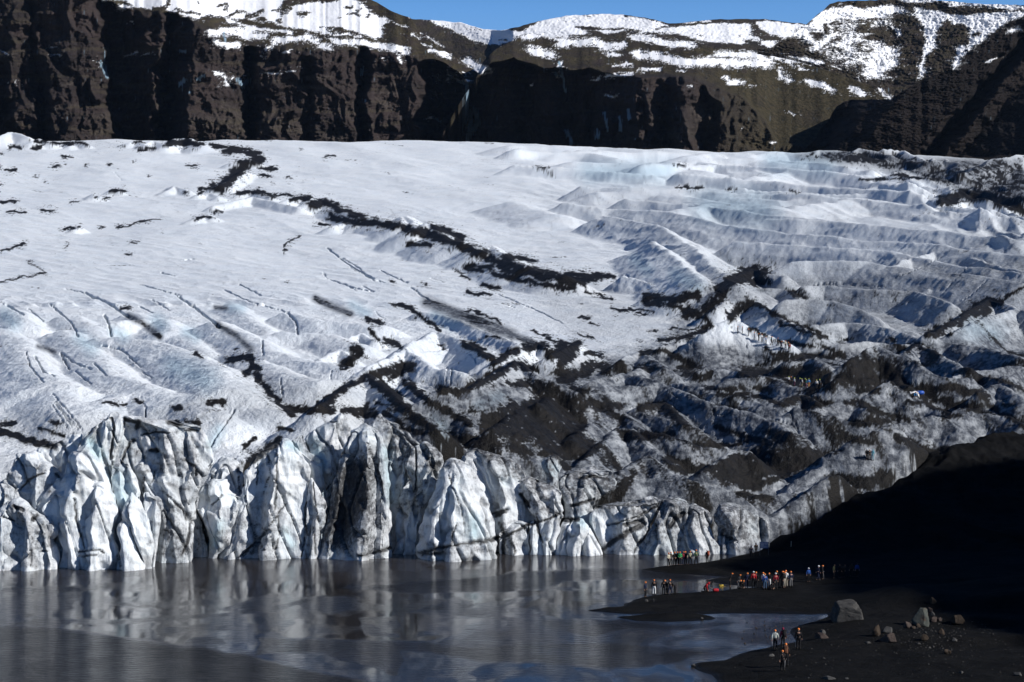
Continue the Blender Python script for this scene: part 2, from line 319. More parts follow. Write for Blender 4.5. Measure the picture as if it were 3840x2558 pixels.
cG.poly('Z2', (1310,715, 1400,695, 1600,680, 1880,725, 2354,720, 2400,985, 2080,900, 2000,860, 1880,815, 1700,785, 1420,745), .85, 18)
many(cD, 'Z2', [(14, 1500,712, 1600,730, 1720,745), (16, 1550,735, 1620,745), (12, 1760,800, 1900,822, 2000,836), (8, 1600,826, 1800,822), (40, 1975,930, 2080,895, 2200,905, 2354,960), (7, 755,862, 870,862), (5, 985,869, 1045,869), (5, 1275,884, 1310,884), (6, 100,773, 160,772), (4, 750,757, 800,757)])
# dark lines and stains running down the ice front
many(cD, 'B', [(13, 315,450, 320,600, 318,750, 300,1000), (8, 240,530, 265,680, 230,760, 190,880), (10, 330,1030, 335,1180, 310,1350), (13, 575,930, 560,1100, 590,1220), (11, 630,760, 660,1000, 690,1100), (12, 1100,430, 1180,620, 1220,760, 1240,900), (12, 960,330, 930,420, 880,520), (11, 0,1400, 150,1260, 330,1040, 390,940), (8, 120,1190, 220,1360), (20, 1020,1400, 1150,1370, 1310,1330), (13, 1520,460, 1525,700, 1505,960),
    (20, 1550,1370, 1700,1330, 1850,1310, 2000,1280, 2150,1260, 2306,1210), (30, 1590,1385, 1760,1375), (11, 1830,1290, 1850,1180, 1870,1130), (6, 1800,700, 1870,880, 1920,1000, 1940,1200), (20, 2210,1050, 2306,1010), (60, 0,640, 120,560, 220,480, 330,410), (30, 40,440, 130,380), (26, 340,290, 440,300), (24, 330,60, 420,150), (60, 420,130, 700,130), (40, 640,120, 800,60), (50, 930,140, 1150,190), (40, 1250,160, 1400,240), (12, 440,1010, 460,1120), (12, 640,1150, 650,1380), (11, 560,1240, 530,1400), (9, 700,880, 780,780)])
cD.poly('B', (900,540, 1090,490, 1150,600, 1190,740, 1150,900, 1120,1010, 1030,1140, 1000,1300, 780,1380, 720,1200, 780,800), v=.62, soft=40)
cD.poly('B', (1620,530, 1760,600, 1690,740, 1650,660), v=.8, soft=20); cD.poly('B', (1180,60, 1500,250, 1700,420, 2200,520, 2306,420, 2100,350, 1800,330, 1400,100), v=.75, soft=20)
many(cD, 'C', [(15, 0,1290, 150,1250, 300,1190, 430,1120, 560,1090, 720,1020), (20, 350,860, 430,970), (12, 490,1050, 510,1200, 540,1280), (11, 160,1260, 150,1390), (11, 250,1230, 310,1370), (9, 420,1150, 440,1370), (15, 110,1030, 250,990), (20, 170,1120, 210,1230, 200,1380), (28, 1070,1330, 1200,1240, 1300,1180, 1420,1120), (22, 1250,1130, 1400,1090), (10, 1100,1130, 1280,1090, 1400,1040, 1540,960), (12, 1570,930, 1500,1090, 1420,1240, 1320,1370), (26, 1640,1150, 1700,1060, 1760,1030), (18, 780,965, 900,935, 980,905), (20, 730,1085, 850,1080), (8, 2200,1150, 2120,1290)])
many(cD, 'A', [(20, 965,200, 985,300, 965,450, 950,560), (22, 1160,390, 1100,460, 1050,590), (28, 1310,480, 1360,485), (30, 1080,215, 1200,240, 1180,285), (14, 1230,345, 1350,322, 1460,330), (8, 1500,490, 1530,620, 1580,720), (17, 1600,560, 1700,640, 1760,720), (18, 1690,620, 1700,700), (13, 1410,840, 1500,920, 1590,1000, 1610,1080), (18, 1650,1040, 1640,1200, 1590,1370), (18, 1700,1000, 1750,1100, 1790,1280), (10, 0,1050, 120,1090), (28, 120,960, 200,1000), (26, 330,1040, 280,1080), (13, 270,1350, 260,1480), (12, 270,1345, 410,1350), (18, 640,900, 660,1080, 700,1220, 725,1320), (10, 680,1360, 850,1340, 900,1370), (9, 680,1400, 850,1390), (11, 1020,1380, 1040,1490), (15, 170,820, 280,720, 380,680), (24, 490,690, 530,720),
    (10, 2100,1400, 2230,1260, 2306,1180), (11, 2060,700, 2080,850), (8, 2230,600, 2220,800), (30, 1500,110, 1550,110), (36, 1460,240, 1560,255), (40, 1620,230, 1720,240), (36, 1820,70, 1930,70), (24, 1600,300, 1700,310), (18, 2130,590, 2230,520, 2306,480), (13, 1250,700, 1240,830), (10, 1350,640, 1300,800), (9, 1830,960, 1920,870)])
# grey film
cG.poly('O', (1480,800, 1620,640, 2000,600, 2400,560, 2400,900, 1500,900), v=.62, soft=60)
cG.poly('O', (880,970, 1000,880, 1250,850, 1480,800, 1600,770, 1900,790, 2400,740, 2400,1100, 2000,1180, 1700,1260, 1290,1150, 1100,1060, 900,1060), v=.90, soft=50)
cG.poly('O', (1650,560, 2000,600, 2400,470, 2400,700, 1700,760, 1600,640), v=.40, soft=60)
cG.poly('O', (1200,440, 1800,420, 2200,440, 2400,560, 1700,660), v=.16, soft=60)
cG.poly('O', (1180,640, 1400,650, 1600,730, 1480,800, 1300,760), v=.22, soft=30)
cG.poly('O', (620,860, 900,900, 900,1000, 700,1010, 560,960, 450,1000, 250,960, 400,920), v=.30, soft=30)
cG.poly('O', (0,940, 250,960, 250,1020, 0,1020), v=.25, soft=30)
cG.poly('E', (0,430, 500,430, 1200,540, 1250,620, 850,760, 600,820, 100,780), v=.16, soft=30)
many(cG, 'Dd', [(26, 0,310, 120,350, 270,400), (45, 1000,320, 1250,410, 1500,500, 1700,600, 1840,660)], v=1.3)
many(cG, 'Z8', [(24, 590,165, 650,195, 735,260), (24, 1000,205, 1080,252, 1155,318), (18, 175,305, 250,332), (16, 990,125, 1040,130), (26, 1450,85, 1530,125, 1610,155), (40, 1960,100, 2100,160, 2250,220, 2354,250)], v=1.2)
for t, p, v in (('A', (0,900, 480,1100, 490,1500, 0,1500), .40), ('A', (0,560, 520,560, 520,900, 0,900), .36), ('A', (1370,840, 1640,1000, 1640,1420, 1350,1420), .62), ('A', (1000,200, 1800,300, 1820,700, 1650,1000, 1400,720, 950,650), .36), ('A', (1600,1030, 1800,1100, 1800,1420, 1590,1420), .5), ('A', (1900,1100, 2306,900, 2306,1420, 1900,1420), .45),
        ('B', (0,1000, 380,960, 340,1420, -150,1420), .45), ('B', (770,560, 1150,480, 1290,900, 1290,1400, 700,1400), .68), ('B', (1440,480, 1720,560, 1640,1000, 1360,1000), .55), ('B', (560,870, 750,900, 700,1400, 540,1400), .42), ('B', (1540,1230, 2240,1260, 2240,1420, 1540,1420), .35), ('C', (330,740, 700,780, 700,1100, 430,1080), .55), ('C', (0,1000, 420,1000, 420,1400, 0,1400), .3),
        ('C', (1300,1100, 1800,1020, 1800,1380, 1040,1380), .45), ('C', (1800,950, 2400,900, 2400,1400, 1800,1400), .5), ('C', (700,740, 1150,740, 1000,1060, 700,1060), .35), ('B', (450,180, 900,180, 900,800, 560,800), .22), ('B', (1880,500, 2306,560, 2306,1000, 2150,1000), .25)):
    cG.poly(t, p, v, 30)
cG.stroke('E', (1300,650, 1490,620, 1700,700, 1950,800), 190, .55, sub=True); cD.stroke('E', (1480,640, 1700,720, 1900,790), 50, .7, sub=True)
# crevasses and melt grooves (narrow, deep)
many(cK, 'Z8', [(7, 400,65, 490,100, 560,150, 590,170), (7, 480,160, 500,200, 512,255), (7, 820,75, 900,130, 990,200, 1010,220), (4, 230,110, 330,200, 360,260), (5, 430,380, 470,420, 490,440), (4, 1205,270, 1208,345), (5, 1320,150, 1360,190, 1370,250), (4, 160,350, 200,420, 250,440), (4, 120,330, 140,400, 200,470), (4, 350,420, 420,480), (4, 280,330, 340,380, 420,410), (6, 280,340, 320,410), (4, 0,100, 110,160), (3, 650,420, 700,450), (3, 640,120, 700,150), (3, 1030,45, 1150,100, 1330,150), (3, 1100,20, 1200,70), (4, 470,300, 560,320, 650,400), (3, 1290,450, 1300,540), (3, 250,560, 330,670), (3, 240,520, 310,600, 380,690), (2.5, 700,90, 780,140), (2.5, 130,130, 200,190), (2.5, 640,20, 830,70), (2.5, 300,40, 420,66)])
many(cK, 'Dd', [(7, 830,200, 860,240, 950,290), (5, 260,10, 400,80, 480,120, 560,135), (5, 520,30, 620,80, 760,140), (4, 230,160, 310,205), (4, 370,165, 440,205), (5, 780,180, 840,215), (4, 480,390, 520,430, 560,455), (3, 960,100, 1080,140), (4, 1540,240, 1690,300, 1900,390, 2100,490), (3, 1600,330, 1680,350), (4, 1100,870, 1090,1000), (4, 1140,880, 1130,1030), (4, 30,50, 60,110), (3, 1300,750, 1360,830), (4, 1450,1110, 1460,1190), (4, 100,900, 90,1010)])
many(cK, 'G', [(5, 2060,720, 2110,760, 2200,830, 2354,915), (4, 2080,920, 2220,970, 2354,1000), (5, 540,1000, 590,1040), (4, 1100,1010, 1150,1042), (3, 2150,780, 2280,860), (2.5, 720,240, 770,300), (3, 1020,880, 1100,900), (2.5, 1150,800, 1230,790)])
many(cK, 'E', [(6, 1320,1350, 1340,1400, 1400,1390, 1480,1385), (5, 960,1200, 1050,1270, 1200,1330), (6, 1860,1430, 2010,1480, 2070,1560), (4, 1610,780, 1625,890), (4, 1310,260, 1340,320, 1390,340), (4, 560,180, 600,210), (4, 1100,750, 1180,830)])
many(cK, 'Ff', [(3, 1480,20, 1400,60, 1200,160, 1050,210), (3, 1700,100, 1600,200, 1460,350), (3, 1850,230, 1700,370, 1600,420), (4, 1800,590, 1850,680, 1880,760), (5, 130,1330, 180,1450, 230,1560), (4, 1100,1060, 1200,1140), (3, 330,280, 500,260, 700,275, 1000,290)])
many(cK, 'A', [(9, 2030,130, 1950,250, 1880,340, 1810,470), (6, 1300,800, 1340,900), (4, 480,50, 560,160, 680,300), (4, 450,90, 600,310), (4, 1210,10, 1260,110, 1260,200)], v=1.2)
# blue hollows
for t, w, p in (('Z8', 40, (20,160, 60,200)), ('Z8', 30, (530,240, 570,260)), ('Z8', 40, (720,190, 740,210)), ('Z8', 60, (800,400, 950,460)), ('Z8', 30, (860,240, 900,260)), ('Z8', 26, (1060,125, 1110,130)), ('Z8', 40, (370,270, 420,310)), ('A', 60, (1900,300, 1830,430)), ('A', 90, (1000,700, 1050,900)), ('A', 60, (780,400, 860,520)), ('A', 60, (1890,1130, 1850,1300)), ('B', 60, (650,420, 720,600)), ('B', 70, (1280,500, 1300,900)), ('B', 70, (2020,1100, 2030,1200)), ('B', 50, (390,1180, 450,1300)), ('B', 40, (420,430, 500,460)), ('C', 90, (600,640)), ('C', 70, (880,1100)), ('Z2', 90, (900,940, 1150,960)), ('Z2', 60, (1200,740, 1450,760)), ('Z2', 60, (350,790, 700,790)), ('E', 70, (1000,180, 1200,290)), ('E', 60, (650,60, 760,150)), ('Dd', 50, (280,330, 400,400)), ('Dd', 60, (1000,430, 1150,500)), ('Ff', 120, (1700,650, 1900,700)), ('Dd', 60, (1100,1430, 1000,1300)), ('Dd', 60, (1380,1200, 1560,1120))):
    cB.stroke(t, p, w * 1.5)
cR.a[:] = .12
cR.poly('O', (880,940, 1000,860, 1250,840, 1480,790, 1560,700, 1700,660, 1900,760, 2500,720, 2500,1300, 1200,1300, 820,1060), v=1, soft=40)
cR.poly('O', (-60,680, 300,690, 700,690, 1000,720, 1300,800, 1250,900, 700,1100, -60,1100), v=.6, soft=50)
cR.poly('O', (1150,420, 1500,350, 2354,360, 2400,650, 1600,680, 1400,600), v=.28, soft=50)
cR.poly('O', (1850,340, 2400,400, 2400,590, 2150,500), v=1, soft=25)
# ================================================================ GLACIER surface
kn = np.array([(150,2400), (240,1900), (262,1690), (275,1610), (300,1562), (330,1505), (390,1432), (480,1315), (560,1205), (680,1100), (860,1000), (1080,900), (1350,800), (1700,700), (2150,600), (2450,545), (2700,520), (3200,497)], float)
Dt = np.linspace(200, 3200, 6000); yt = np.interp(np.log(Dt), np.log(kn[:, 0]), kn[:, 1])
for _ in range(3): yt = np.convolve(np.pad(yt, 40, mode='edge'), np.ones(81) / 81, 'valid')
cx_ = np.array([-2500, 0, 600, 1500, 2000, 2300, 2600, 2900, 3100, 3300, 3840, 6000]); cy_ = np.array([530, 530, 533, 536, 545, 560, 574, 574, 580, 586, 602, 660]) - 545.
knr = np.array([(150,2400), (240,2180), (256,2060), (262,2000), (272,1900), (287,1800), (305,1700), (330,1600), (365,1500), (400,1425), (480,1315), (560,1205), (680,1100), (860,1000), (1080,900), (1350,800), (1700,700), (2150,600), (2450,545), (2700,520), (3200,497)], float)
yt2 = np.interp(np.log(Dt), np.log(knr[:, 0]), knr[:, 1])
for _ in range(3): yt2 = np.convolve(np.pad(yt2, 15, mode='edge'), np.ones(31) / 31, 'valid')
def prof(x, D):
    w = sstep(1850, 2350, x); return np.interp(D, Dt, yt) * (1 - w) + np.interp(D, Dt, yt2) * w
def ybase(x, D): return prof(x, D) + np.interp(x, cx_, cy_) * sstep(900, 2450, D)
xs = np.concatenate([np.arange(-2200, -820, 60), np.arange(-820, -160, 6), np.arange(-160, 4004, 3.6), np.arange(4004, 4904, 6), np.arange(4904, 6200, 60)])
rows = [246.0]
while rows[-1] < 2500:
    D = rows[-1]
    st = .17 if D < 275 else min(.30 + .55 * max(0, D - 300) / 300, 1e9) if D < 600 else .85 * (D / 600) ** 1.75
    rows.append(D + st)
DR = np.array(rows); NR, NCc = len(DR), len(xs)
GX = ((xs - CX) / F)[None, :] * DR[:, None]; GD = np.broadcast_to(DR[:, None], GX.shape)
_w = sstep(1850, 2350, xs)[None, :]
yb = np.interp(DR, Dt, yt)[:, None] * (1 - _w) + np.interp(DR, Dt, yt2)[:, None] * _w + np.interp(xs, cx_, cy_)[None, :] * sstep(900, 2450, DR)[:, None]
Zb = HC - (yb - HY) / F * GD
# ridges: crest lines; height above base h, flank slopes
RG = []
def rg(t, h, p, s=.75, r=.35, k=1.): RG.append((T(t, p), h, s, r, LIT.get((t, p[0], p[1]), k)))
LIT = {('E', 1240, 690): .12, ('E', 1480, 700): .10, ('Ff', 640, 930): .3, ('Ff', 100, 400): .35, ('Z4', 1650, 705): .3, ('E', 900, 800): .3, ('Ff', 860, 1200): .3, ('Dd', 420, 860): .4, ('E', 560, 180): .4, ('C', 1560, 480): .3, ('Ff', 200, 1340): .4, ('Z4', 1350, 1010): .4}
for h, *p in [(2,560,180,700,230,880,300,1050,345), (5,1420,300,1520,190,1640,140,1760,160,1980,190), (5,1640,300,1950,305,2060,400,2200,470), (4.5,1330,480,1500,400,1670,395,1790,480,1960,580,2200,690), (4,1240,690,1380,600,1490,555,1600,610,1800,700,2000,800), (2,1480,700,1540,705,1650,745,1800,800,1950,850), (2.5,900,800,1100,738,1200,800,1350,860), (3,540,920,700,853,800,930,900,990), (2.5,640,1030,770,933,870,1000), (3,260,1100,540,1038,700,1080,840,1100),
    (2,1220,1010,1500,1003,1620,1060), (3,2000,920,2150,900,2300,960), (2.5,1450,1085,1850,1078,1960,1130,2100,1160,2306,1170), (4,240,1180,500,1150,720,1150,870,1122,1000,1170,1200,1270,1450,1330,1700,1400,1900,1480,2020,1550), (3,980,1120,1150,1150,1350,1220,1540,1240,1640,1240,1760,1310,1900,1330), (2.5,1920,1290,2090,1220,2230,1290), (1.6,690,1290,708,1240,780,1290), (3.5,660,1340,890,1272,980,1380,1100,1490), (2,20,1380,200,1350,390,1328), (3,420,1340,570,1345,800,1400,1000,1480,1200,1530), (3,130,1520,440,1380,560,1388,700,1480), (3,760,370,950,390,1180,360)]: rg('E', h, p)
for h, *p in [(6,250,285,450,275,800,302,1200,320,1400,380,1560,440), (8,1000,110,1250,40,1450,0,1700,50,2000,130,2168,160), (4,1400,130,1330,310), (4,100,400,300,398,500,410,750,480,900,570,940,625), (4,350,620,600,598,800,610,960,650,1200,700,1330,760), (6,1350,690,1600,555,1850,398,2000,430,2100,480), (6,1560,690,1800,560,2060,487,2168,490,2300,520), (3,560,780,900,770,1150,780,1330,760), (5,640,930,800,850,920,808,1000,840,1130,900,1300,1000,1500,1090,1700,1080), (4,1140,870,1240,788,1400,860,1550,930,1700,1010),
    (4,1330,740,1430,760,1600,790,1800,810,2000,870,2168,910), (4.5,540,1100,700,1010,850,932,960,1000,1150,1150), (4,860,1200,1000,1108,1100,1170,1210,1240), (3,1420,1170,1490,1123,1650,1180,1800,1210), (3,1560,1080,1700,988,1780,1050,1900,1090,2100,1160), (4,1780,1200,1950,1128,2050,1180,2168,1300), (3,2000,1070,2168,1030,2300,1060), (3,1780,1000,2000,990,2168,980), (3,300,1350,650,1290,760,1288,830,1340), (2.5,1150,1290,1230,1268,1400,1340,1550,1390), (3,1580,1360,1800,1330,1900,1350,2030,1420), (3.5,200,1340,420,1390,700,1460,1000,1500,1300,1430,1480,1420,1600,1510), (2.5,1010,1540,1300,1470,1420,1500,1600,1568), (3,1480,1430,1800,1398,2050,1430,2168,1480), (7,1600,60,1900,120,2300,300)]: rg('Ff', h, p)
for h, *p in [(6.5,1000,960,1200,700,1300,600,1420,533,1600,640,1800,730,2000,790,2200,840), (4,780,380,1000,230,1100,163,1230,170,1400,290,1590,350,1800,410), (4.5,880,570,1050,420,1180,288,1320,310,1450,420,1590,580), (2.5,1560,480,1750,440,2000,470,2306,490), (4,1920,670,2060,560,2200,508,2306,503), (2,1900,720,1960,660,2100,690), (2.5,2100,900,2200,850,2306,850), (2.5,690,680,900,640,1240,568), (2,200,520,400,560,590,570), (3,100,300,300,180,600,10,700,60), (2.5,170,480,230,330,330,340,500,450)]: rg('C', h, p)
for h, *p in [(3,1350,1010,1500,900,1560,860,1700,850), (3.5,1650,705,1720,690,1800,655,1900,770,1970,830), (3,1480,850,1640,785,1760,830,1900,840), (3,1180,960,1400,930,1560,870)]: rg('Z4', h, p)
for h, *p in [(5,0,1190,200,1060,395,928,450,960,600,1080,800,1240,1000,1400), (3,740,1010,760,990,900,1110,1100,1230,1300,1350), (4,420,860,600,780,740,707,850,780,960,880,1160,900,1260,920), (4,720,700,880,620,990,557,1050,560,1200,620,1300,680,1480,790), (2.5,760,730,900,740,1150,708,1300,780,1400,830), (6,1050,1060,1300,1040,1560,900,1690,815,1850,930,2000,1000,2200,1090), (3.5,1500,830,1680,720,1900,662,1970,700), (4,1980,760,2100,720,2220,665), (4,1880,1200,2000,1103,2100,1180,2230,1250), (2,0,830,40,828,150,860,280,900), (2,0,800,160,718,260,780), (2,160,650,370,578,480,640), (2.2,850,390,960,400,1150,440,1400,550,1700,660), (2.5,820,1000,1000,1060,1200,1180,1300,1250), (1.5,1430,600,1540,590), (3,500,1180,640,1300,760,1420)]: rg('Dd', h, p)
for h, *p in [(3.5,480,262,700,280,850,328,1000,400,1030,500), (2.5,300,230,420,330,520,440,720,498,850,540,960,600), (3,990,190,1150,260,1250,330,1400,370,1600,398), (3,1180,370,1300,420,1450,468,1600,458), (2.5,0,220,100,290,150,400,300,480), (2,180,500,230,488,330,560,400,610), (2,400,590,600,518,750,580), (2,1300,240,1500,250,1650,298), (2,1330,150,1480,190,1750,210), (1.5,700,620,820,586,910,630), (2,0,130,80,138,110,200), (2,490,200,600,188,760,178,780,240), (1.6,330,160,420,220,480,330), (2,930,570,1100,560,1250,600), (1.5,620,150,800,220,940,330), (1.5,1060,110,1180,200,1240,260)]: rg('Z8', h * 1.35, p, s=.55, r=1.7)
for h, *p in [(6,0,665,200,668,400,678,600,698,750,705), (7,800,718,950,703,1100,710,1250,698,1400,716,1520,710), (5,300,735,600,750,850,738,1000,760,1150,790), (4,600,765,760,770,900,790), (5,1100,820,1300,788,1500,800,1700,805,1900,830), (4,400,882,700,888,900,920,1100,960), (4,960,900,1200,920,1500,930), (5,700,960,900,938,1150,950,1270,980), (5,1300,950,1600,920,1900,950,2200,980), (4,1500,870,1750,860,2000,880), (4,0,930,100,960,200,990), (5,200,700,350,708,480,730), (4,1150,740,1350,760,1550,775)]: rg('Z2', h * 1.5, p, s=.27, r=1.2)
for h, *p in [(9,1520,715,1600,688,1680,700,1750,720), (9,1700,690,1790,688,1850,720,1900,745), (8,1880,755,1990,728,2060,760,2120,800), (9,1940,940,2060,868,2200,880,2354,925), (12,2080,800,2200,735,2354,715,2500,735), (7,1330,715,1410,700,1480,715)]: rg('Z2', h, p, s=.6, r=.4)
for h, *p in [(7,1480,170,1600,165), (6,1390,320,1450,290,1540,230), (3,1500,378,1600,362,1720,400), (5,1810,420,1880,402,1930,398,1960,420), (6,1950,450,2040,415,2120,460,2200,500,2300,540), (4,1350,450,1500,430,1590,395,1700,440,1900,480), (8,1040,70,1120,30,1200,35,1280,72), (10,-60,40,0,25,70,0,130,10,190,30), (7,200,60,250,38,320,55), (5,880,70,980,48,1060,75), (6,800,60,860,52,920,72), (5,420,70,460,40,540,65), (3,700,360,730,350,760,362), (3,570,410,600,390,620,405), (3,1220,545,1300,518,1345,535), (4,2100,590,2170,565,2260,590), (3,1250,388,1320,370,1400,400), (3,1040,360,1090,333,1180,360), (2,470,600,495,580,515,592)]: rg('G', h, p, s=.5, r=.6)
for h, *p in [(7,850,506,890,512,925,518), (8,915,520,933,498,960,528), (9,950,530,985,514,1025,545,1060,552), (7,1040,555,1075,556,1110,580), (7,1090,575,1130,562,1160,590,1210,612), (6,1200,615,1250,625,1300,632)]: rg('O', h, p, s=.5, r=.5)
for h, *p in [(6,1180,342,1400,347,1600,354,1720,352), (6,1480,378,1650,376,1800,388,1960,405,2100,428), (5,1330,428,1480,436,1620,440,1800,448,2000,462,2200,486,2354,500), (6,1290,466,1420,474,1560,492,1700,520,1860,538,2060,556,2354,592), (5,1390,500,1500,520,1580,560,1640,610,1690,655), (5,1690,556,1850,568,2050,584,2354,632), (5,1560,404,1750,414,1950,432,2150,455), (5,1180,380,1350,390,1500,402), (4,1440,455,1600,470,1750,492,1950,512), (6,1760,500,1900,508,2100,530,2354,556), (5,1500,560,1560,600,1620,650), (5,1820,600,2000,604,2200,626,2354,650), (5,1600,362,1800,366,2000,392), (4,1700,430,1900,440,2100,450,2300,470)]: rg('O', h * 1.7, p, s=.5, r=.35)
_Dg = Dt[(Dt > 262) & (Dt < 2700)]
def crest3(p, h):
    o = []
    for x, y in p:
        g = ybase(x, _Dg) - h * F / _Dg - y
        k = np.argmax(g <= 0) if (g <= 0).any() else len(_Dg) - 1
        o.append(P3(x, y, _Dg[k]))
    return np.array(o)
_f1 = np.clip(DR / 420, .8, 9); UD = np.broadcast_to(np.concatenate([[0], np.cumsum(np.diff(DR) / _f1[1:])])[:, None] + 500, GX.shape); UX = GX / _f1[:, None]; UF = UX + .28 * UD
# warp the ground coordinates a little so that crests are not drawn with a ruler
wx = GX + .7 * noise2(UX / 8, UD / 15, 31) * np.clip(GD / 420, .7, 5) + .22 * noise2(UX / 1.3, UD / 2.5, 32) * np.clip(GD / 420, .7, 5)
wd = GD + 1.5 * noise2(UX / 8, UD / 15, 33) * np.clip(GD / 420, .7, 5)
Z = Zb.astype(f32).copy()
ang = (xs - CX) / F
for p, h, s, r, kd in RG:
    c = crest3(p, h)
    if kd < 1: c = np.array([P3(x, y, c[:, 1].min() + kd * (D - c[:, 1].min())) for (x, y), D in zip(p, c[:, 1])])
    # densify with slight height variation
    ext = (h + 4) / s + 6
    d0, d1 = c[:, 1].min() - ext, c[:, 1].max() + ext
    r0, r1 = np.searchsorted(DR, d0), np.searchsorted(DR, d1)
    a = np.concatenate([(c[:, 0] - ext) / c[:, 1], (c[:, 0] + ext) / c[:, 1]])
    k0, k1 = np.searchsorted(ang, a.min()), np.searchsorted(ang, a.max())
    if r1 <= r0 or k1 <= k0: continue
    sl = (slice(r0, r1), slice(k0, k1)); gx, gd = wx[sl], wd[sl]
    best = np.full(gx.shape, -1e9)
    for k in range(len(c) - 1):
        A, B = c[k], c[k + 1]; dx, dy = B[0] - A[0], B[1] - A[1]; L = dx * dx + dy * dy + 1e-9
        t = np.clip(((gx - A[0]) * dx + (gd - A[1]) * dy) / L, 0, 1)
        d = np.hypot(gx - A[0] - t * dx, gd - A[1] - t * dy)
        best = np.maximum(best, A[2] + t * (B[2] - A[2]) - (np.sqrt((s * d) ** 2 + r * r) - r))
    Z[sl] = smax(Z[sl], best, .5)
PX = np.broadcast_to(xs[None, :], Z.shape)
PY = HY + (HC - Z) * F / GD
rough = cR.get(PX, PY)
# flow-aligned swells and hummocks; the ice flows toward the viewer and to the right
fl = GX + .28 * GD
far = np.clip(GD / 420, .8, 4.5)
n1 = ridge2(UF / 9 + .3 * noise2(UX / 30, UD / 60, 3), UD / 34, 2, 11)
n2 = noise2(UX / 3.2, UD / 6, 21)
n3 = noise2(UX / 1.1, UD / 2, 22)
n4 = noise2(UX / .45, UD / .8, 23)
nearfade = sstep(262, 285, GD)
Z += (rough * (.95 * n1 - .5) * np.sqrt(far) * nearfade * np.where(GD < 620, .30, 2.1) * (1 + 2.2 * sstep(3900, 4100, PX) * (GD < 1500))).astype(f32)
Z += ((.08 + .22 * rough) * n2 * np.sqrt(far) + (.03 + .11 * rough) * n3 * np.sqrt(far) + (.02 + .06 * rough) * n4 * np.sqrt(far)).astype(f32)
# broad swells of the upper field
Z += (.9 * noise2(fl / 60, GD / 160, 41) * sstep(500, 900, GD) * (1 + GD / 1200)).astype(f32)
PY = HY + (HC - Z) * F / GD
wn = noise2(PX / 16, PY / 9, 51)
k = cK.get(PX + 3 * noise2(PX / 14, PY / 10, 52), PY + 3 * wn)
kk = sstep(.15, .8, k)
Z -= (kk * .8 * np.clip(GD / 400, .8, 2.2)).astype(f32)
# dirt with ragged, flow-streaked edges
def ragged(px, py, un, dn):
    e = .50 * noise2(un / 1.4, dn / 6, 61) + .45 * noise2(px / 18, py / 8, 62) + .45 * noise2(px / 6, py / 3.4, 63)
    big = noise2(px / 42, py / 20, 68) + .5 * noise2(px / 17, py / 9, 69)
    d = cD.get(px + 13 * noise2(px / 40, py / 26, 64) + 5 * noise2(px / 12, py / 9, 60), py + 8 * noise2(px / 36, py / 24, 65) + 3 * noise2(px / 11, py / 7, 59))
    return d * (1 + .52 * big), e
d, e = ragged(PX, PY, UF, UD)
grit = .5 + .30 * noise2(PX / 4.2, PY / 2.6, 96) + .22 * np.random.RandomState(9).uniform(-1, 1, PX.shape).astype(f32)
cover = sstep(.08, .62, d + .44 * e * (d > .015))
dirt = np.maximum(sstep(-.14, .14, cover - .15 - .75 * grit), sstep(.74, .96, d + .25 * e))
halo = .55 * sstep(.02, .42, d + .2 * e * (d > .01))
dw = cD.wide.get(PX + 14 * noise2(PX / 40, PY / 22, 97), PY + 6 * noise2(PX / 40, PY / 22, 98))
strew = sstep(.50, .78, dw + (.42 * noise2(UF / 1.3, UD / 7, 99) + .34 * noise2(PX / 8, PY / 3.2, 100) + .34 * (grit - .5) * 2) * sstep(0, .2, dw))
dirt = np.maximum(dirt, strew)
# loose sand dusting the rough ground between the cones
dust = sstep(.36, .62, .55 * noise2(UF / 8, UD / 26, 71) + .42 * noise2(UF / 2.4, UD / 9, 78) + .24 * noise2(PX / 13, PY / 6, 72) + .17 * noise2(PX / 4.5, PY / 2.6, 73) + .45 * sstep(.50, .78, cG.get(PX, PY)) - .22)
dirt = np.maximum(dirt, dust)
dirt = np.maximum(dirt, .85 * sstep(.45, .9, k))
grey = cG.get(PX, PY) * (1 + .28 * noise2(PX / 60, PY / 30, 74) + .22 * noise2(UF / 2.2, UD / 12, 75)) + .05 * (noise2(PX / 9, PY / 4, 76) > .35)
hair = np.clip(1 - np.abs(noise2(UF / 3.2 + .4 * noise2(UX / 9, UD / 20, 91), UD / 26, 92)) * 22, 0, 1) * sstep(-.1, .4, noise2(UX / 26, UD / 60, 93)) + .7 * np.clip(1 - np.abs(noise2(UX / 9, UD / 7 + UX / 30, 94)) * 26, 0, 1) * sstep(.0, .4, noise2(UX / 30, UD / 50, 95))
grey = np.clip(np.maximum(grey, halo) + .34 * hair, 0, 1)
blue = np.clip(cB.get(PX, PY) * 1.1 + .12 * noise2(PX / 50, PY / 30, 77) + .5 * kk, 0, 1)
# the ice front: body wall behind the seracs, down to the lagoon
bx = np.interp(xs, [-2200, 0, 500, 640, 1500, 2000, 2700, 2850, 3118, 3573, 3773, 4300, 6200], [249, 249, 251, 255, 257, 258, 256, 256, 263, 290, 302, 330, 400])[None, :]
wl = sstep(0, 4.5, GD - bx - .8 * noise2(GX / 3, GD / 9, 81))
Z = (Z * wl + (1 - wl) * -3).astype(f32)
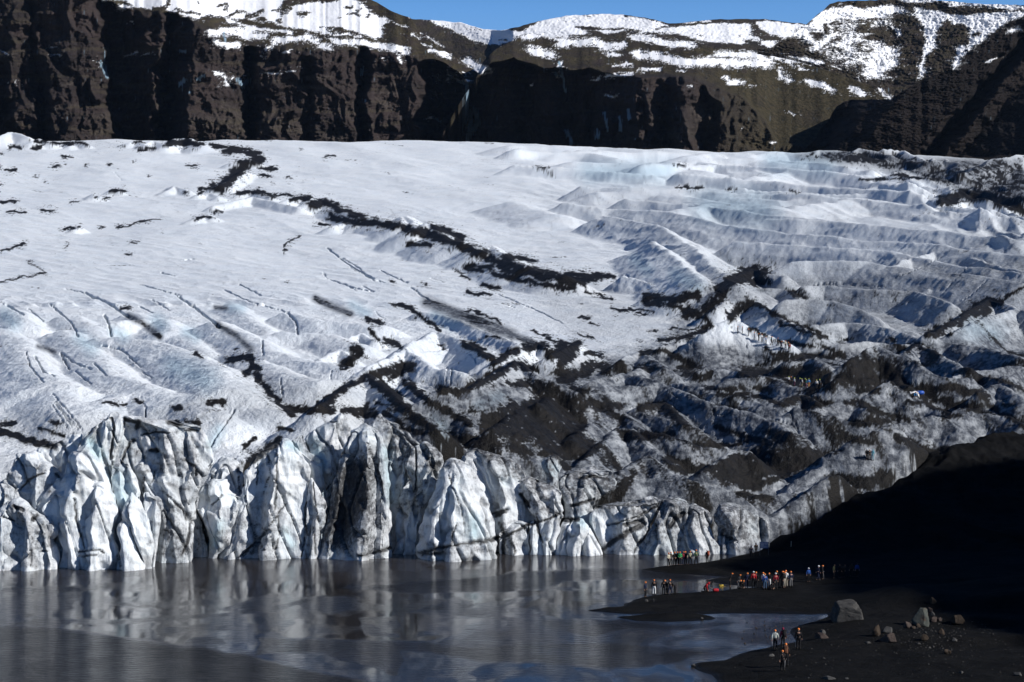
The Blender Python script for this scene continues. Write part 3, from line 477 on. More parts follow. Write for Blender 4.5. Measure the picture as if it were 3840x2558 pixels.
# a nearer fall-off for what lies right of the black slope
V = np.stack([GX, GD, Z], -1).reshape(-1, 3)
glacier = mesh_np('glacier', V, grid_faces(NR, NCc), ICE, dict(dirt=dirt, grey=grey, blue=blue))
tag(glacier, 'white glacier tongue streaked with black sand, ending in an ice cliff at the lagoon', 'glacier', kind='structure')
PYf = HY + (HC - Z) * F / GD
def on_glacier(x, y):
    j = int(np.clip(np.searchsorted(xs, x), 1, NCc - 1)); c = PYf[:, j]; m = (c <= y) & (DR > 262)
    i = int(np.argmax(m)); return Vector(((x - CX) / F * DR[i], DR[i], float(Z[i, j])))
# ================================================================ SERACS: the towers of the ice front
# (tile, metres behind the waterline, prow position 0..1, section exponent, depth ratio, [y, left, right, ...])
SER = [
 ('A', -.6, .35, 1.6, .9, (1285,-90,5, 1350,-90,45, 1420,-90,72, 1480,-90,110, 1509,-90,126)),
 ('A', .2, .62, 1.9, .55, (905,105,135, 930,60,180, 960,20,225, 1000,-20,290, 1060,-60,370, 1130,-60,438, 1180,-60,470, 1250,-60,466, 1350,-60,490, 1420,-60,496, 1508,-60,485)),
 ('A', 4.5, .6, 1.8, .6, (528,115,285, 560,100,320, 640,60,432, 700,30,490, 740,0,528, 900,-60,570, 1200,-80,610, 1505,-80,620)),
 ('A', 2.8, .6, 2., .8, (795,-50,20, 830,-60,75, 880,-60,98, 920,-60,98, 1000,-60,60, 1200,-60,40)),
 ('A', 2.4, .42, 1.25, .8, (438,705,722, 480,655,748, 520,590,775, 560,565,792, 600,540,815, 640,530,850, 690,522,885, 740,470,918, 800,430,935, 860,380,948, 910,330,955, 960,300,965, 1100,300,985, 1300,420,990, 1505,480,1000)),
 ('A', .6, .45, 1.7, 1.0, (775,770,850, 800,755,880, 840,750,905, 900,730,940, 960,715,968, 1000,700,985, 1060,680,992, 1100,670,992, 1160,672,975, 1200,690,962, 1260,710,968, 1300,705,985, 1350,675,1000, 1400,660,1008, 1500,658,1012)),
 ('A', .9, .93, 1.3, .9, (825,615,640, 850,560,646, 875,440,648, 930,390,645, 1000,335,640, 1050,370,640, 1100,440,655, 1160,480,672, 1230,500,695, 1330,545,722, 1420,520,728, 1505,500,732)),
 ('A', -.4, .4, 1.6, .9, (1073,1045,1062, 1100,1030,1080, 1140,1000,1098, 1200,990,1118, 1222,998,1118, 1260,1015,1135, 1300,1025,1155, 1350,1025,1180, 1400,1022,1205, 1460,1005,1225, 1492,1000,1232)),
 ('A', .6, .38, 1.5, 1.0, (868,1098,1118, 900,1085,1150, 940,1065,1190, 980,1052,1222, 1020,1040,1242, 1060,1030,1262, 1100,1045,1278, 1150,1080,1292, 1250,1120,1308, 1300,1135,1312, 1350,1160,1312, 1420,1200,1310, 1480,1222,1322)),
 ('A', 3.2, .93, 1.4, .8, (578,965,1018, 600,955,1045, 640,946,1082, 700,948,1120, 760,950,1150, 820,955,1170, 880,962,1185, 960,970,1195, 1050,985,1205, 1150,1000,1215, 1300,1000,1250, 1490,1000,1260)),
 ('A', 1.8, .7, 1.9, .9, (872,1215,1260, 890,1208,1278, 912,1232,1368, 960,1232,1392, 1000,1240,1388, 1050,1255,1374, 1110,1280,1380, 1180,1295,1366, 1250,1300,1360, 1320,1305,1358, 1400,1308,1350, 1480,1300,1340)),
 ('A', 5.2, .88, 1.25, .8, (168,918,972, 190,890,990, 230,840,1000, 280,785,1004, 330,725,1004, 380,680,1000, 430,645,985, 500,635,965, 560,640,950, 660,690,948, 760,740,948, 900,750,950, 1200,760,960)),
 ('A', 7., .75, 1.9, .8, (350,565,635, 375,545,652, 400,520,655, 430,440,650, 460,300,642, 490,292,630, 520,294,622, 560,350,610, 600,420,570, 680,470,545, 900,470,560)),
 ('A', 6.5, .55, 2.2, .62, (205,1010,1105, 235,1003,1300, 262,1000,1500, 300,985,1720, 350,970,1745, 400,962,1762, 450,955,1780, 500,950,1800, 560,945,1818, 600,944,1826, 650,970,1800, 700,1000,1755, 780,1080,1720, 850,1150,1695, 1000,1300,1672, 1200,1300,1660, 1420,1300,1650)),
 ('A', 4.2, .55, 1.6, .8, (608,1500,1560, 640,1470,1600, 700,1440,1642, 760,1415,1665, 800,1400,1682, 860,1390,1688, 900,1392,1684, 960,1450,1676, 1000,1510,1668, 1030,1580,1650, 1100,1590,1645, 1300,1590,1640)),
 ('A', 2.2, .45, 1.9, .7, (838,1395,1445, 860,1385,1490, 900,1378,1530, 950,1372,1570, 1000,1368,1600, 1080,1366,1625, 1200,1364,1640, 1300,1350,1602, 1380,1342,1585, 1422,1338,1580)),
 ('A', 2.4, .5, 1.8, .7, (1030,1650,1698, 1080,1640,1715, 1140,1638,1740, 1200,1632,1762, 1260,1615,1778, 1320,1600,1790, 1380,1580,1797, 1424,1572,1798)),
 ('A', 1.2, .52, 1.7, .85, (758,1790,1945, 790,1735,1950, 830,1712,1952, 862,1706,1985, 900,1700,2085, 940,1700,2100, 1000,1702,2100, 1060,1722,2092, 1100,1740,2075, 1160,1762,2045, 1200,1778,2030, 1260,1796,2012, 1300,1802,1992, 1340,1806,1950, 1385,1804,1890, 1424,1800,1872)),
 ('A', 5.2, .6, 1.9, .8, (568,1880,1985, 590,1855,2020, 620,1838,2050, 660,1812,2066, 700,1790,2075, 760,1760,2080, 820,1735,2082, 900,1720,2084, 1100,1720,2090, 1400,1740,2100)),
 ('B', 1.4, .48, 1.8, .62, (408,335,415, 430,290,440, 460,240,462, 490,190,488, 520,150,512, 560,95,540, 600,60,562, 650,35,574, 700,18,582, 780,8,586, 850,-4,588, 930,-20,590, 1000,-45,592, 1100,-60,612, 1200,-85,640, 1300,-130,655, 1420,-200,650)),
 ('B', .9, .5, 1.6, 1.0, (738,590,610, 800,585,650, 870,578,702, 920,572,732, 980,566,752, 1050,560,752, 1100,558,735, 1150,560,722, 1230,562,705, 1300,558,692, 1360,545,684, 1422,535,680)),
 ('B', 4.2, .5, 1.4, .8, (368,495,522, 400,440,532, 430,405,545, 480,410,565, 520,425,582, 575,500,690, 600,520,692, 650,540,700, 700,560,706, 800,580,722, 900,600,712, 1100,600,700)),
 ('B', 6.2, .72, 1.35, .8, (183,832,866, 205,800,880, 230,775,895, 255,735,908, 280,690,922, 310,640,932, 340,602,938, 390,560,942, 450,525,942, 520,530,930, 600,580,905, 680,620,880, 750,680,855, 850,720,810, 1100,720,800)),
 ('B', 1.6, .68, 1.75, .9, (272,1045,1082, 290,1010,1115, 320,965,1155, 360,930,1200, 400,905,1232, 440,885,1244, 480,872,1248, 540,858,1250, 600,842,1256, 660,825,1264, 700,812,1272, 780,795,1284, 850,780,1292, 900,772,1296, 1000,756,1298, 1100,740,1304, 1180,715,1306, 1250,698,1306, 1330,686,1310, 1416,680,1312)),
 ('B', 7., .8, 1.6, .9, (182,1180,1212, 205,1165,1230, 240,1150,1265, 265,1140,1320, 290,1132,1372, 330,1160,1420, 400,1200,1482, 440,1220,1530, 480,1240,1565, 540,1245,1500, 600,1250,1455, 700,1265,1440, 800,1280,1432, 900,1285,1415, 1000,1290,1402, 1200,1300,1382, 1420,1300,1380)),
 ('B', 5.2, .45, 1.35, .8, (428,1565,1612, 450,1530,1660, 480,1500,1700, 530,1470,1735, 600,1442,1762, 700,1432,1735, 800,1420,1700, 900,1385,1650, 1000,1362,1602, 1100,1350,1590, 1200,1342,1582, 1420,1322,1562)),
 ('B', 1.0, .42, 1.75, .8, (573,1815,1872, 590,1785,1915, 620,1762,1962, 660,1738,2000, 700,1722,2030, 750,1705,2052, 800,1690,2072, 850,1668,2090, 900,1650,2110, 950,1625,2132, 1000,1602,2150, 1050,1585,2166, 1100,1572,2182, 1180,1560,2200, 1250,1552,2212, 1330,1535,2232, 1420,1540,2234)),
 ('C', 3.6, .5, 2.0, .6, (505,-100,60, 530,-135,150, 560,-160,232, 590,-172,285, 620,-182,335, 660,-180,372, 700,-170,402, 760,-140,428, 800,-110,450, 900,-60,470, 1000,-50,482, 1200,-20,482, 1392,0,482)),
 ('C', 2.4, .3, 1.9, .7, (738,390,465, 755,350,520, 780,332,562, 810,334,640, 850,342,702, 900,365,714, 950,400,716, 1000,415,722, 1050,432,722, 1100,470,702, 1200,480,660, 1392,480,640)),
 ('C', .8, .5, 2.1, .5, (1120,300,415, 1150,220,418, 1200,170,418, 1250,152,416, 1320,156,418, 1400,160,420)), ('C', .9, .5, 2.0, .5, (1228,-140,130, 1260,-140,150, 1320,-140,154, 1405,-140,156)),
 ('C', .6, .45, 1.9, .8, (1120,435,500, 1150,420,512, 1250,415,520, 1320,420,505, 1390,432,492)),
 ('C', .7, .5, 1.9, .7, (1062,580,690, 1090,550,694, 1150,530,692, 1200,522,672, 1250,520,652, 1320,505,645, 1390,492,642)),
 ('C', 1.0, .5, 1.8, .9, (1108,722,778, 1150,700,775, 1200,682,762, 1280,655,740, 1370,642,722)),
 ('C', .2, .6, 1.9, .9, (1092,825,900, 1120,785,928, 1150,770,942, 1200,752,930, 1250,742,902, 1310,715,880, 1372,700,872)),
 ('C', .3, .4, 1.6, .9, (1168,932,960, 1200,915,978, 1250,900,1002, 1310,885,1028, 1372,870,1052)),
 ('C', 1.4, .5, 2.2, .35, (912,1440,1558, 930,1350,1566, 950,1270,1570, 975,1000,1566, 1010,985,1552, 1050,972,1535, 1100,962,1510, 1150,962,1485, 1250,1010,1450, 1372,1045,1420)),
 ('C', 1.2, .35, 2.1, .4, (910,1650,1725, 930,1580,1770, 950,1562,1812, 980,1545,1815, 1000,1540,1802, 1080,1510,1780, 1150,1480,1762, 1250,1400,1790, 1376,1305,1802)),
 ('C', 1.3, .3, 1.7, .6, (972,1810,1888, 1000,1780,1945, 1030,1762,2012, 1080,1752,2015, 1150,1752,2002, 1250,1770,2030, 1378,1800,2082)),
 ('C', 2.0, .25, 1.9, .6, (958,2090,2200, 990,2055,2290, 1030,2032,2380, 1100,2040,2480, 1200,2060,2500, 1300,2055,2500, 1390,2060,2480)),
 ('C', 5.5, .5, 1.9, .9, (562,580,695, 580,550,712, 610,538,712, 650,548,704, 690,565,690, 730,580,682, 900,560,690)),
 ('C', 5., .4, 2.0, .6, (700,760,1170, 740,702,1178, 800,700,1172, 860,712,1120, 900,722,1062, 950,735,1020, 1000,740,1002, 1200,740,1000, 1370,740,1000)),
]
for si, (t, dD, prow, ne, kf, flat_) in enumerate(SER):
    ox, oy, s = TILE[t]
    R_ = np.array(flat_, float).reshape(-1, 3)
    wy = {'A': 1507, 'B': 1420, 'C': 1388}[t]
    if t == 'A' and R_[:, 1].mean() > 1290: wy = 1424
    yw = wy / s + oy
    D0 = HC * F / (yw - HY) + dD
    ys_, xl_, xr_ = R_[:, 0] / s + oy, R_[:, 1] / s + ox, R_[:, 2] / s + ox
    zz = HC - (ys_ - HY) / F * D0; XL = (xl_ - CX) / F * D0; XR = (xr_ - CX) / F * D0
    o = np.argsort(zz); zz, XL, XR = zz[o], XL[o], XR[o]
    top = zz[-1]; H = top + 1.2
    M = int(np.clip(H / .12, 40, 150)); zl = -1.2 + H * (1 - (1 - np.linspace(0, 1, M)) ** 1.7)
    XLi = np.interp(zl, zz, XL); XRi = np.interp(zl, zz, XR)
    wmax = (XR - XL).max(); N = int(np.clip((XR - XL).max() / .11 + 50, 70, 170))
    hw = (XRi - XLi) / 2; xc = (XRi + XLi) / 2
    nf = int(N * .68); nb = N - nf
    ne = 1 + (ne - 1) * .62
    uf = -np.cos(np.pi * np.linspace(0, 1, nf)); uf = .55 * uf + .45 * np.linspace(-1, 1, nf)
    pr = 2 * prow - 1
    prz = pr + .25 * noise2(zl / 4.5, zl * 0 + si, 90)[:, None]; prz = np.clip(prz, -.9, .9)
    U = uf[None, :]
    up = np.where(U < prz, (prz - U) / (prz + 1), (U - prz) / (1 - prz))
    front = np.clip(1 - np.clip(up, 0, 1) ** ne, 0, 1) ** (1 / ne)
    dep = kf * np.minimum(hw, 4.5)[:, None] + .25 * hw[:, None] * 0
    # each tower is a bundle of leaning blades: two planes per blade, the highest blade wins
    rs = np.random.RandomState(300 + si); wid = 2 * hw.max(); nbl = max(1, int(round(wid / (5.5 if t == 'C' and wid > 4 else 3.0))))
    xl0 = hw[:, None] * U; zc_ = zl[:, None]; Fd = np.full(xl0.shape, -9.)
    for b in range(nbl + 1):
        cb = (pr * hw.max() * .8 if b == 0 else rs.uniform(-.95, .95) * hw.max())
        ln = rs.normal(0, .05); sL, sR = rs.uniform(1.0, 2.4), rs.uniform(.35, .85)
        if rs.rand() < .22: sL, sR = sR, sL
        hb = (1.0 if b == 0 else rs.uniform(.45, .95)) * kf * min(hw.max(), 4.5) + .2
        ztop = 99 if b == 0 else rs.uniform(.45, 1.1) * top
        cz = cb * (hw / hw.max())[:, None] + ln * (zc_ - top * .4) + .22 * noise2(zc_ / 1.8, zc_ * 0 + b, si)
        fb = hb - sL * np.maximum(0, cz - xl0) - sR * np.maximum(0, xl0 - cz) - rs.uniform(.02, .14) * zc_ - 1.5 * np.maximum(0, zc_ - ztop)
        Fd = np.maximum(Fd, fb)
    sgn = -np.minimum(dep * front * 1.25, np.maximum(Fd, .12 * dep * front))
    ub = np.linspace(1, -1, nb + 2)[1:-1][None, :]
    wide = sstep(2.2, 4.0, hw[-max(3, M // 12)])
    backd = (np.minimum(1.2 * hw, 3.2) + 2.5 * wide)[:, None] * np.sqrt(1 - ub ** 2)
    lean = (np.clip(zl, 0, None) * .16 + (1.1 + 2.6 * wide) * np.clip(zl / top, 0, 1) ** 7)[:, None]
    X = np.concatenate([xc[:, None] + hw[:, None] * U, xc[:, None] + hw[:, None] * ub], 1)
    Y = np.concatenate([D0 + np.maximum(0, dD * 0) + sgn + lean, D0 + backd + lean], 1)
    Zz = np.broadcast_to(zl[:, None], X.shape).copy()
    # outward directions in plan
    tx = np.roll(X, -1, 1) - np.roll(X, 1, 1); ty = np.roll(Y, -1, 1) - np.roll(Y, 1, 1)
    L = np.hypot(tx, ty) + 1e-6; nx, ny = ty / L, -tx / L
    sm = np.minimum(1, hw / 1.6)[:, None]
    q1 = noise3(X / 3.4, Y / 3.4, Zz / 8.5, si); q2 = noise3(X / 1.5 + .1 * Zz, Y / 1.5, Zz / 5, si + 7); q3 = noise3(X / .7, Y / .7, Zz / 1.7, si + 9)
    ds = .34 * (.4 - 1.3 * np.abs(q2)) + .26 * (.4 - 1.2 * np.abs(q1)) + .10 * q3 + .05 * noise3(X / .3, Y / .3, Zz / .4, si + 10)
    cre = noise3(X / 2.3 + .15 * Zz, Y / 3, Zz / 12, si + 13)
    ds -= .55 * np.clip(1 - np.abs(cre) * 9, 0, 1) * sstep(.8, 3, wmax)
    q4 = noise3(X / 3.1, Y / 3, Zz / 2.4 + .25 * X, si + 17)
    ds += .13 * np.clip(q4 * 9, -1, 1)
    px0 = CX + X / Y * F; py0 = HY + (HC - Zz) / Y * F
    ds = ds - .30 * sstep(.25, .7, cD.get(px0, py0)) * sstep(.9, 2., wmax)
    ds = ds * sm
    X = X + nx * ds; Y = Y + ny * ds
    Zz = Zz + (.22 * noise3(X / .9, Y / .9, Zz * 0, si + 23) * sstep(.55, 1, (zl / top))[:, None])
    # close the top with shrinking rings over an uneven crown
    KC = 10; cxm, cym = X[-1].mean(), Y[-1].mean(); zt = Zz[-1]; RX, RY, RZ = [X], [Y], [Zz]
    for q in range(1, KC + 1):
        f = q / (KC + .3); xr = X[-1] + (cxm - X[-1]) * f; yr = Y[-1] + (cym - Y[-1]) * f; span = min(1., hw[-1] / 1.5)
        zr = zt * (1 - f) + zt.mean() * f + span * (.35 * (1 - (1 - f) ** 2) + .75 * noise2(xr / 2.1, yr / 3, si + 41) * f ** .5 + .2 * noise2(xr / .6, yr / .9, si + 42) * f ** .5)
        RX.append(xr[None]); RY.append(yr[None]); RZ.append(zr[None])
    V = np.stack([np.concatenate(RX), np.concatenate(RY), np.concatenate(RZ)], -1)
    V = np.concatenate([V.reshape(-1, 3), V[-1].mean(0, keepdims=True)]); MT = M + KC
    Fq = grid_faces(MT, N, wrap=True); last = (MT - 1) * N; j = np.arange(N)
    cap = np.stack([last + j, last + (j + 1) % N, np.full(N, MT * N)], 1)
    cre = np.concatenate([cre, np.ones((KC, N))])
    vx, vd, vz = V[:, 0], V[:, 1], V[:, 2]
    px = CX + vx / vd * F; py = HY + (HC - vz) / vd * F
    d, e = cD.get(px + 6 * noise2(px / 24, py / 30, 64), py + 5 * noise2(px / 24, py / 30, 65)), .6 * noise2(px / 7, py / 12, 66) + .5 * noise2(px / 3.5, py / 4, 67)
    dirt = .92 * sstep(.18, .60, d + .30 * e * (d > .02))
    lines = noise3(vx / 4 + vz / 9, vd / 5, vz / 1.7, 70 + si)
    cr = np.append(np.clip(1 - np.abs(cre) * 8, 0, 1).ravel(), 0)
    dirt = np.maximum(dirt, .55 * cr * (noise3(vx / 3, vd / 3, vz / 4, 8) > -.1))
    tq = np.append(np.concatenate([np.repeat(np.clip((zl / top - .80) / .18, 0, 1), N), np.ones(KC * N)]), 1)
    dirt = np.maximum(dirt, .9 * tq * wide * sstep(.05, .45, noise3(vx / 2.2, vd / 5, vz, 73) + .5 * noise3(vx / .7, vd / 1.6, vz, 74)))
    grey = np.clip(cG.get(px, py) * (1 + .8 * noise3(vx / 1.6 + vz / 5, vd / 2, vz / 3.2, 71)) + .32 * sstep(.72, .95, 1 - np.abs(lines)) , 0, 1)
    blue = np.clip(.9 * cB.get(px, py) + .30 * noise3(vx / 5, vd / 5, vz / 6, 72) + .02, 0, 1)
    so = bpy.data.meshes.new('serac')
    ob = mesh_np('ice_tower', V, np.concatenate([Fq, np.concatenate([cap, cap[:, 2:]], 1)]), SERAC, dict(dirt=dirt, grey=grey, blue=blue), parent=glacier)
    ob.data.validate()
# ================================================================ MOUNTAINS
cS = Canvas(-260, 4100, -140, 620, 2.0); cI = Canvas(-260, 4100, 100, 560, 2.5); cGu = Canvas(-260, 4100, -140, 620, 4); cPl = Canvas(-260, 4100, -140, 620, 4)
cS.poly('M2', (-560,-320, 1000,-320, 1000,0, 1090,40, 1170,130, 1300,160, 1250,260, 1260,320, 1220,350, 1100,312, 1010,272, 880,228, 700,238, 620,270, 420,240, 330,215, 200,190, 0,165, -300,130, -560,60), soft=6)
cS.poly('M1', (950,-100, 2400,-100, 2354,180, 2100,172, 1990,152, 1910,130, 1830,187, 1700,145, 1570,110, 1520,62, 1400,52, 1380,78, 1200,62, 1120,92, 1060,52, 945,12), soft=6)
many(cS, 'M2', [(50, 370,100, 450,40), (45, 400,20, 550,10, 700,-10, 860,-20), (40, 520,125, 590,120), (30, 930,65, 990,65), (26, 1040,130, 1060,90), (30, 60,150, 200,100), (30, 150,175, 200,165), (14, 1110,150, 1150,130), (14, 860,160, 900,150), (30, 350,190, 380,160), (24, 740,20, 830,-10), (20, -200,60, -130,30), (16, 300,90, 340,70), (14, 940,120, 1010,130)], sub=True)
many(cS, 'M1', [(30, 990,10, 1200,38), (24, 1510,70, 1560,40, 1550,10), (16, 1600,125, 1700,115, 1840,125), (18, 1620,80, 1660,100), (20, 2070,90, 2090,50), (24, 2100,160, 2200,100, 2250,110), (16, 2270,165, 2354,130), (18, 1820,10, 1840,20)], sub=True)
many(cS, 'M2', [(50, 0,300, 130,330, 220,305), (24, 0,250, 300,275), (26, 340,270, 470,292), (48, 250,425, 330,355, 480,345, 600,325, 700,385, 800,425), (46, 820,345, 900,380, 1050,370, 1200,410, 1350,420, 1480,462), (34, 650,250, 790,290), (17, 830,300, 980,302), (13, 1020,320, 1085,336), (30, 1680,442, 1780,480, 1850,500), (26, 1400,495, 1420,550), (16, 1510,300, 1600,345), (14, 1730,535), (16, 1240,515, 1280,515), (20, 400,455, 430,450), (18, 410,625, 480,620), (9, 530,605, 545,615), (12, 220,650, 360,650), (16, 200,495, 215,505), (10, 1480,160), (9, 1360,205, 1480,240), (9, 1440,110, 1500,120), (8, 1590,290, 1700,360, 1800,420), (9, 1600,390, 1690,410)])
many(cS, 'M2', [(50, 2000,540, 2090,580, 2180,615), (26, 2080,615, 2150,640), (26, 1930,715, 2000,720), (12, 1840,640, 1900,690, 1960,730), (14, 1960,630, 2000,665), (11, 1835,705, 1860,708), (16, 1650,1045, 1730,1045), (7, 1830,590, 1845,640), (9, 1730,800, 1750,860), (7, 1735,660, 1740,740), (12, 2150,660, 2220,630)])
many(cS, 'M1', [(60, 1950,305, 2100,290, 2200,270, 2354,335), (42, 1980,382, 2100,425, 2190,420), (28, 2100,185, 2300,255), (28, 1970,672, 2050,680, 2085,780), (28, 2130,740, 2150,710), (10, 1900,485), (11, 1200,200, 1225,205), (10, 10,465, 90,495), (9, 150,735, 155,790), (9, 470,432, 530,434), (8, 460,510, 560,508), (12, 1140,525, 1230,485, 1260,480), (10, 1300,510, 1360,490), (6, 590,385), (7, 865,560, 915,575), (6, 905,615), (7, 820,520)])
many(cPl, 'M1', [(40, 350,735, 430,742), (34, 560,800, 700,750, 880,748), (26, 300,975, 420,960), (20, 430,1000, 780,962), (46, 1140,510, 1280,480, 1450,470), (50, 0,500, 120,520), (60, 850,1100, 1000,1060), (150, 1800,1150, 2000,1130, 2200,1200), (90, 900,1180, 1060,1100), (80, 2060,980, 2200,1080), (60, 1430,1000, 1520,900), (30, 1400,1200, 1450,1140), (50, 100,1100, 170,1100), (20, 140,590, 240,590)])
many(cPl, 'M2', [(110, 200,1150, 450,1110, 600,1150), (80, 240,980, 330,1000), (60, 700,1220, 900,1220), (36, 600,690, 800,690), (24, 550,770, 800,780), (20, 1180,820, 1500,830), (30, 1330,740, 1480,740), (90, 900,950, 1010,1000), (60, 1230,900, 1290,940), (70, 1600,1000, 1760,960), (50, 1150,1110), (60, 2290,1110)])
many(cPl, 'Z2', [(26, 2120,430, 2200,380, 2300,320), (50, 1880,380, 2000,330, 2080,300), (60, 740,640, 800,600), (50, 650,560), (60, 860,520, 900,560)])
# frozen falls
many(cI, 'M2', [(36, 2010,735, 2005,850), (40, 2000,850, 1995,950, 2040,1050, 2015,1180, 2015,1260), (46, 2080,970, 2095,1090, 2040,1180), (22, 1860,1130, 1940,1175), (14, 1700,1035, 1770,1075), (20, 1090,590, 1070,660), (18, 1110,890), (16, 1960,960, 1965,1040), (26, 1930,720, 2000,740)])
many(cI, 'M1', [(36, 1650,780, 1700,735), (26, 1660,470, 1710,475), (22, 1740,850), (40, 940,580, 980,700), (16, 960,440, 970,560), (40, 2190,730, 2240,790, 2280,740), (30, 1820,730, 1870,700), (22, 2060,300, 2070,380)])
many(cI, 'Z2', [(18, 250,600, 275,660), (12, 425,520, 440,600), (14, 495,540, 500,600), (14, 535,505, 540,545), (18, 390,600, 395,630), (12, 220,290, 245,420), (14, 200,340, 225,350), (12, 565,640)])
for d in [(24, 55,170, 120,160), (10, 190,180, 245,186), (30, 80,230, 180,252), (28, 215,205, 300,192, 400,192, 420,220, 510,205), (24, 560,170, 660,182, 700,202, 830,207), (32, 570,250, 680,262, 800,290, 900,280, 1000,292, 1190,290), (26, 950,252, 1100,250, 1160,272), (20, 1205,260, 1300,272, 1425,290), (10, 1250,282, 1365,326), (24, 1240,322, 1240,350, 1272,372), (20, 980,360, 1010,378, 1062,378), (22, 1352,374, 1430,390, 1475,420), (18, 1555,408, 1625,436), (5, 1080,394, 1120,392), (14, 1690,408, 1715,440, 1742,454), (11, 430,350, 560,338), (12, 370,370, 400,360), (12, 580,322, 690,318), (6, 750,328, 795,328), (12, 470,300, 540,302), (14, 225,290, 210,350), (6, 1280,515, 1308,526), (8, 1060,585), (7, 1060,592), (7, 1180,658, 1205,656), (4, 1380,620), (9, 430,440, 480,440), (9, 90,390), (5, 810,393, 840,392), (16, 440,250, 490,255)]: cS.stroke('Z2', d[1:], d[0])
cS.poly('Z2', (-40,60, 0,150, 60,140, 180,60, 300,65, 560,60, 740,108, 780,110, 900,90, 1110,88, 1350,110, 1200,215, 1100,205, 900,190, 740,150, 640,150, 500,145, 300,160, 190,175, 60,150, 40,165, -60,210, -160,190, -400,80), soft=5)
many(cS, 'Z2', [(9, 236,78), (7, 330,72, 360,76), (13, 525,70, 640,82, 745,112), (17, 330,135, 395,150), (8, 300,125, 600,140), (34, 1105,105, 1125,150, 1160,165), (26, 1150,160, 1240,188), (18, 1045,165), (20, 1080,190, 1130,200), (8, 920,92, 1100,90, 1340,106), (9, 660,130, 900,105, 1100,100), (14, 870,165), (8, 740,118, 780,112)], sub=True)
many(cS, 'M2', [(16, 1960,460, 2050,480, 2170,470), (20, 2130,480, 2100,520), (12, 2280,350, 2350,350), (8, 1800,360, 1950,355), (4, 1680,210, 1900,235), (5, 1990,250, 2130,270), (14, 2210,450)], sub=True)
cS.poly('M4', (620,62, 760,38, 950,68, 1080,38, 1200,48, 1350,110, 1220,112, 1100,162, 1000,152, 850,172, 750,152, 640,202, 700,330, 560,425, 520,462, 460,422, 400,332, 240,332, 100,425, 430,218), soft=8)
cS.poly('M4', (700,150, 1200,160, 1265,470, 1235,560, 950,605, 700,575, 560,452, 690,330), v=.47, soft=20)
cS.poly('M4', (930,632, 980,480, 1050,378, 1150,400, 1262,450, 1240,560, 1060,705, 920,665), v=.72, soft=12); cS.poly('M4', (900,300, 950,290, 900,350, 720,430, 640,400), v=.9, soft=12); cS.poly('M4', (1215,250, 1260,260, 1245,340, 1215,380, 1195,330), soft=5)
cS.poly('M4', (1380,50, 1600,100, 1850,132, 2354,70, 2354,150, 2200,192, 2050,305, 1900,432, 1856,452, 1880,380, 1892,250, 1800,200, 1740,222, 1690,170, 1620,192, 1590,300, 1560,422, 1470,522, 1482,642, 1425,692, 1440,522, 1492,380, 1480,270, 1390,120), soft=7)
cS.poly('M4', (1768,408, 1852,408, 1800,520, 1780,592, 1718,614, 1758,482), soft=6)
many(cS, 'M4', [(34, 2200,275, 2310,255), (16, 2020,542, 2130,510), (24, 1280,8, 1700,12, 2354,60), (22, 1700,40, 2354,72), (10, 650,575, 740,615), (12, 1180,690, 960,690), (14, 1060,790, 1100,830, 1160,870), (14, 900,690, 930,720)])
many(cS, 'M4', [(20, 780,38, 860,30, 950,58, 1060,40), (16, 1080,30, 1300,30, 1480,70, 1620,90), (22, 1620,95, 1720,110, 1860,122), (9, 1860,105, 2200,100, 2354,85), (34, 630,60), (20, 700,60, 760,50), (60, 500,310, 560,330), (46, 590,230, 620,280), (26, 340,380, 420,400), (20, 480,395), (70, 1060,300, 1150,290, 1190,350), (46, 920,260, 980,250), (18, 950,335, 1010,330), (14, 840,85), (9, 1500,25, 1700,30), (7, 1800,55, 2020,65), (24, 2120,270, 2180,270), (22, 1930,310, 1970,290), (14, 1040,165), (12, 1130,160), (12, 1460,60)], sub=True)
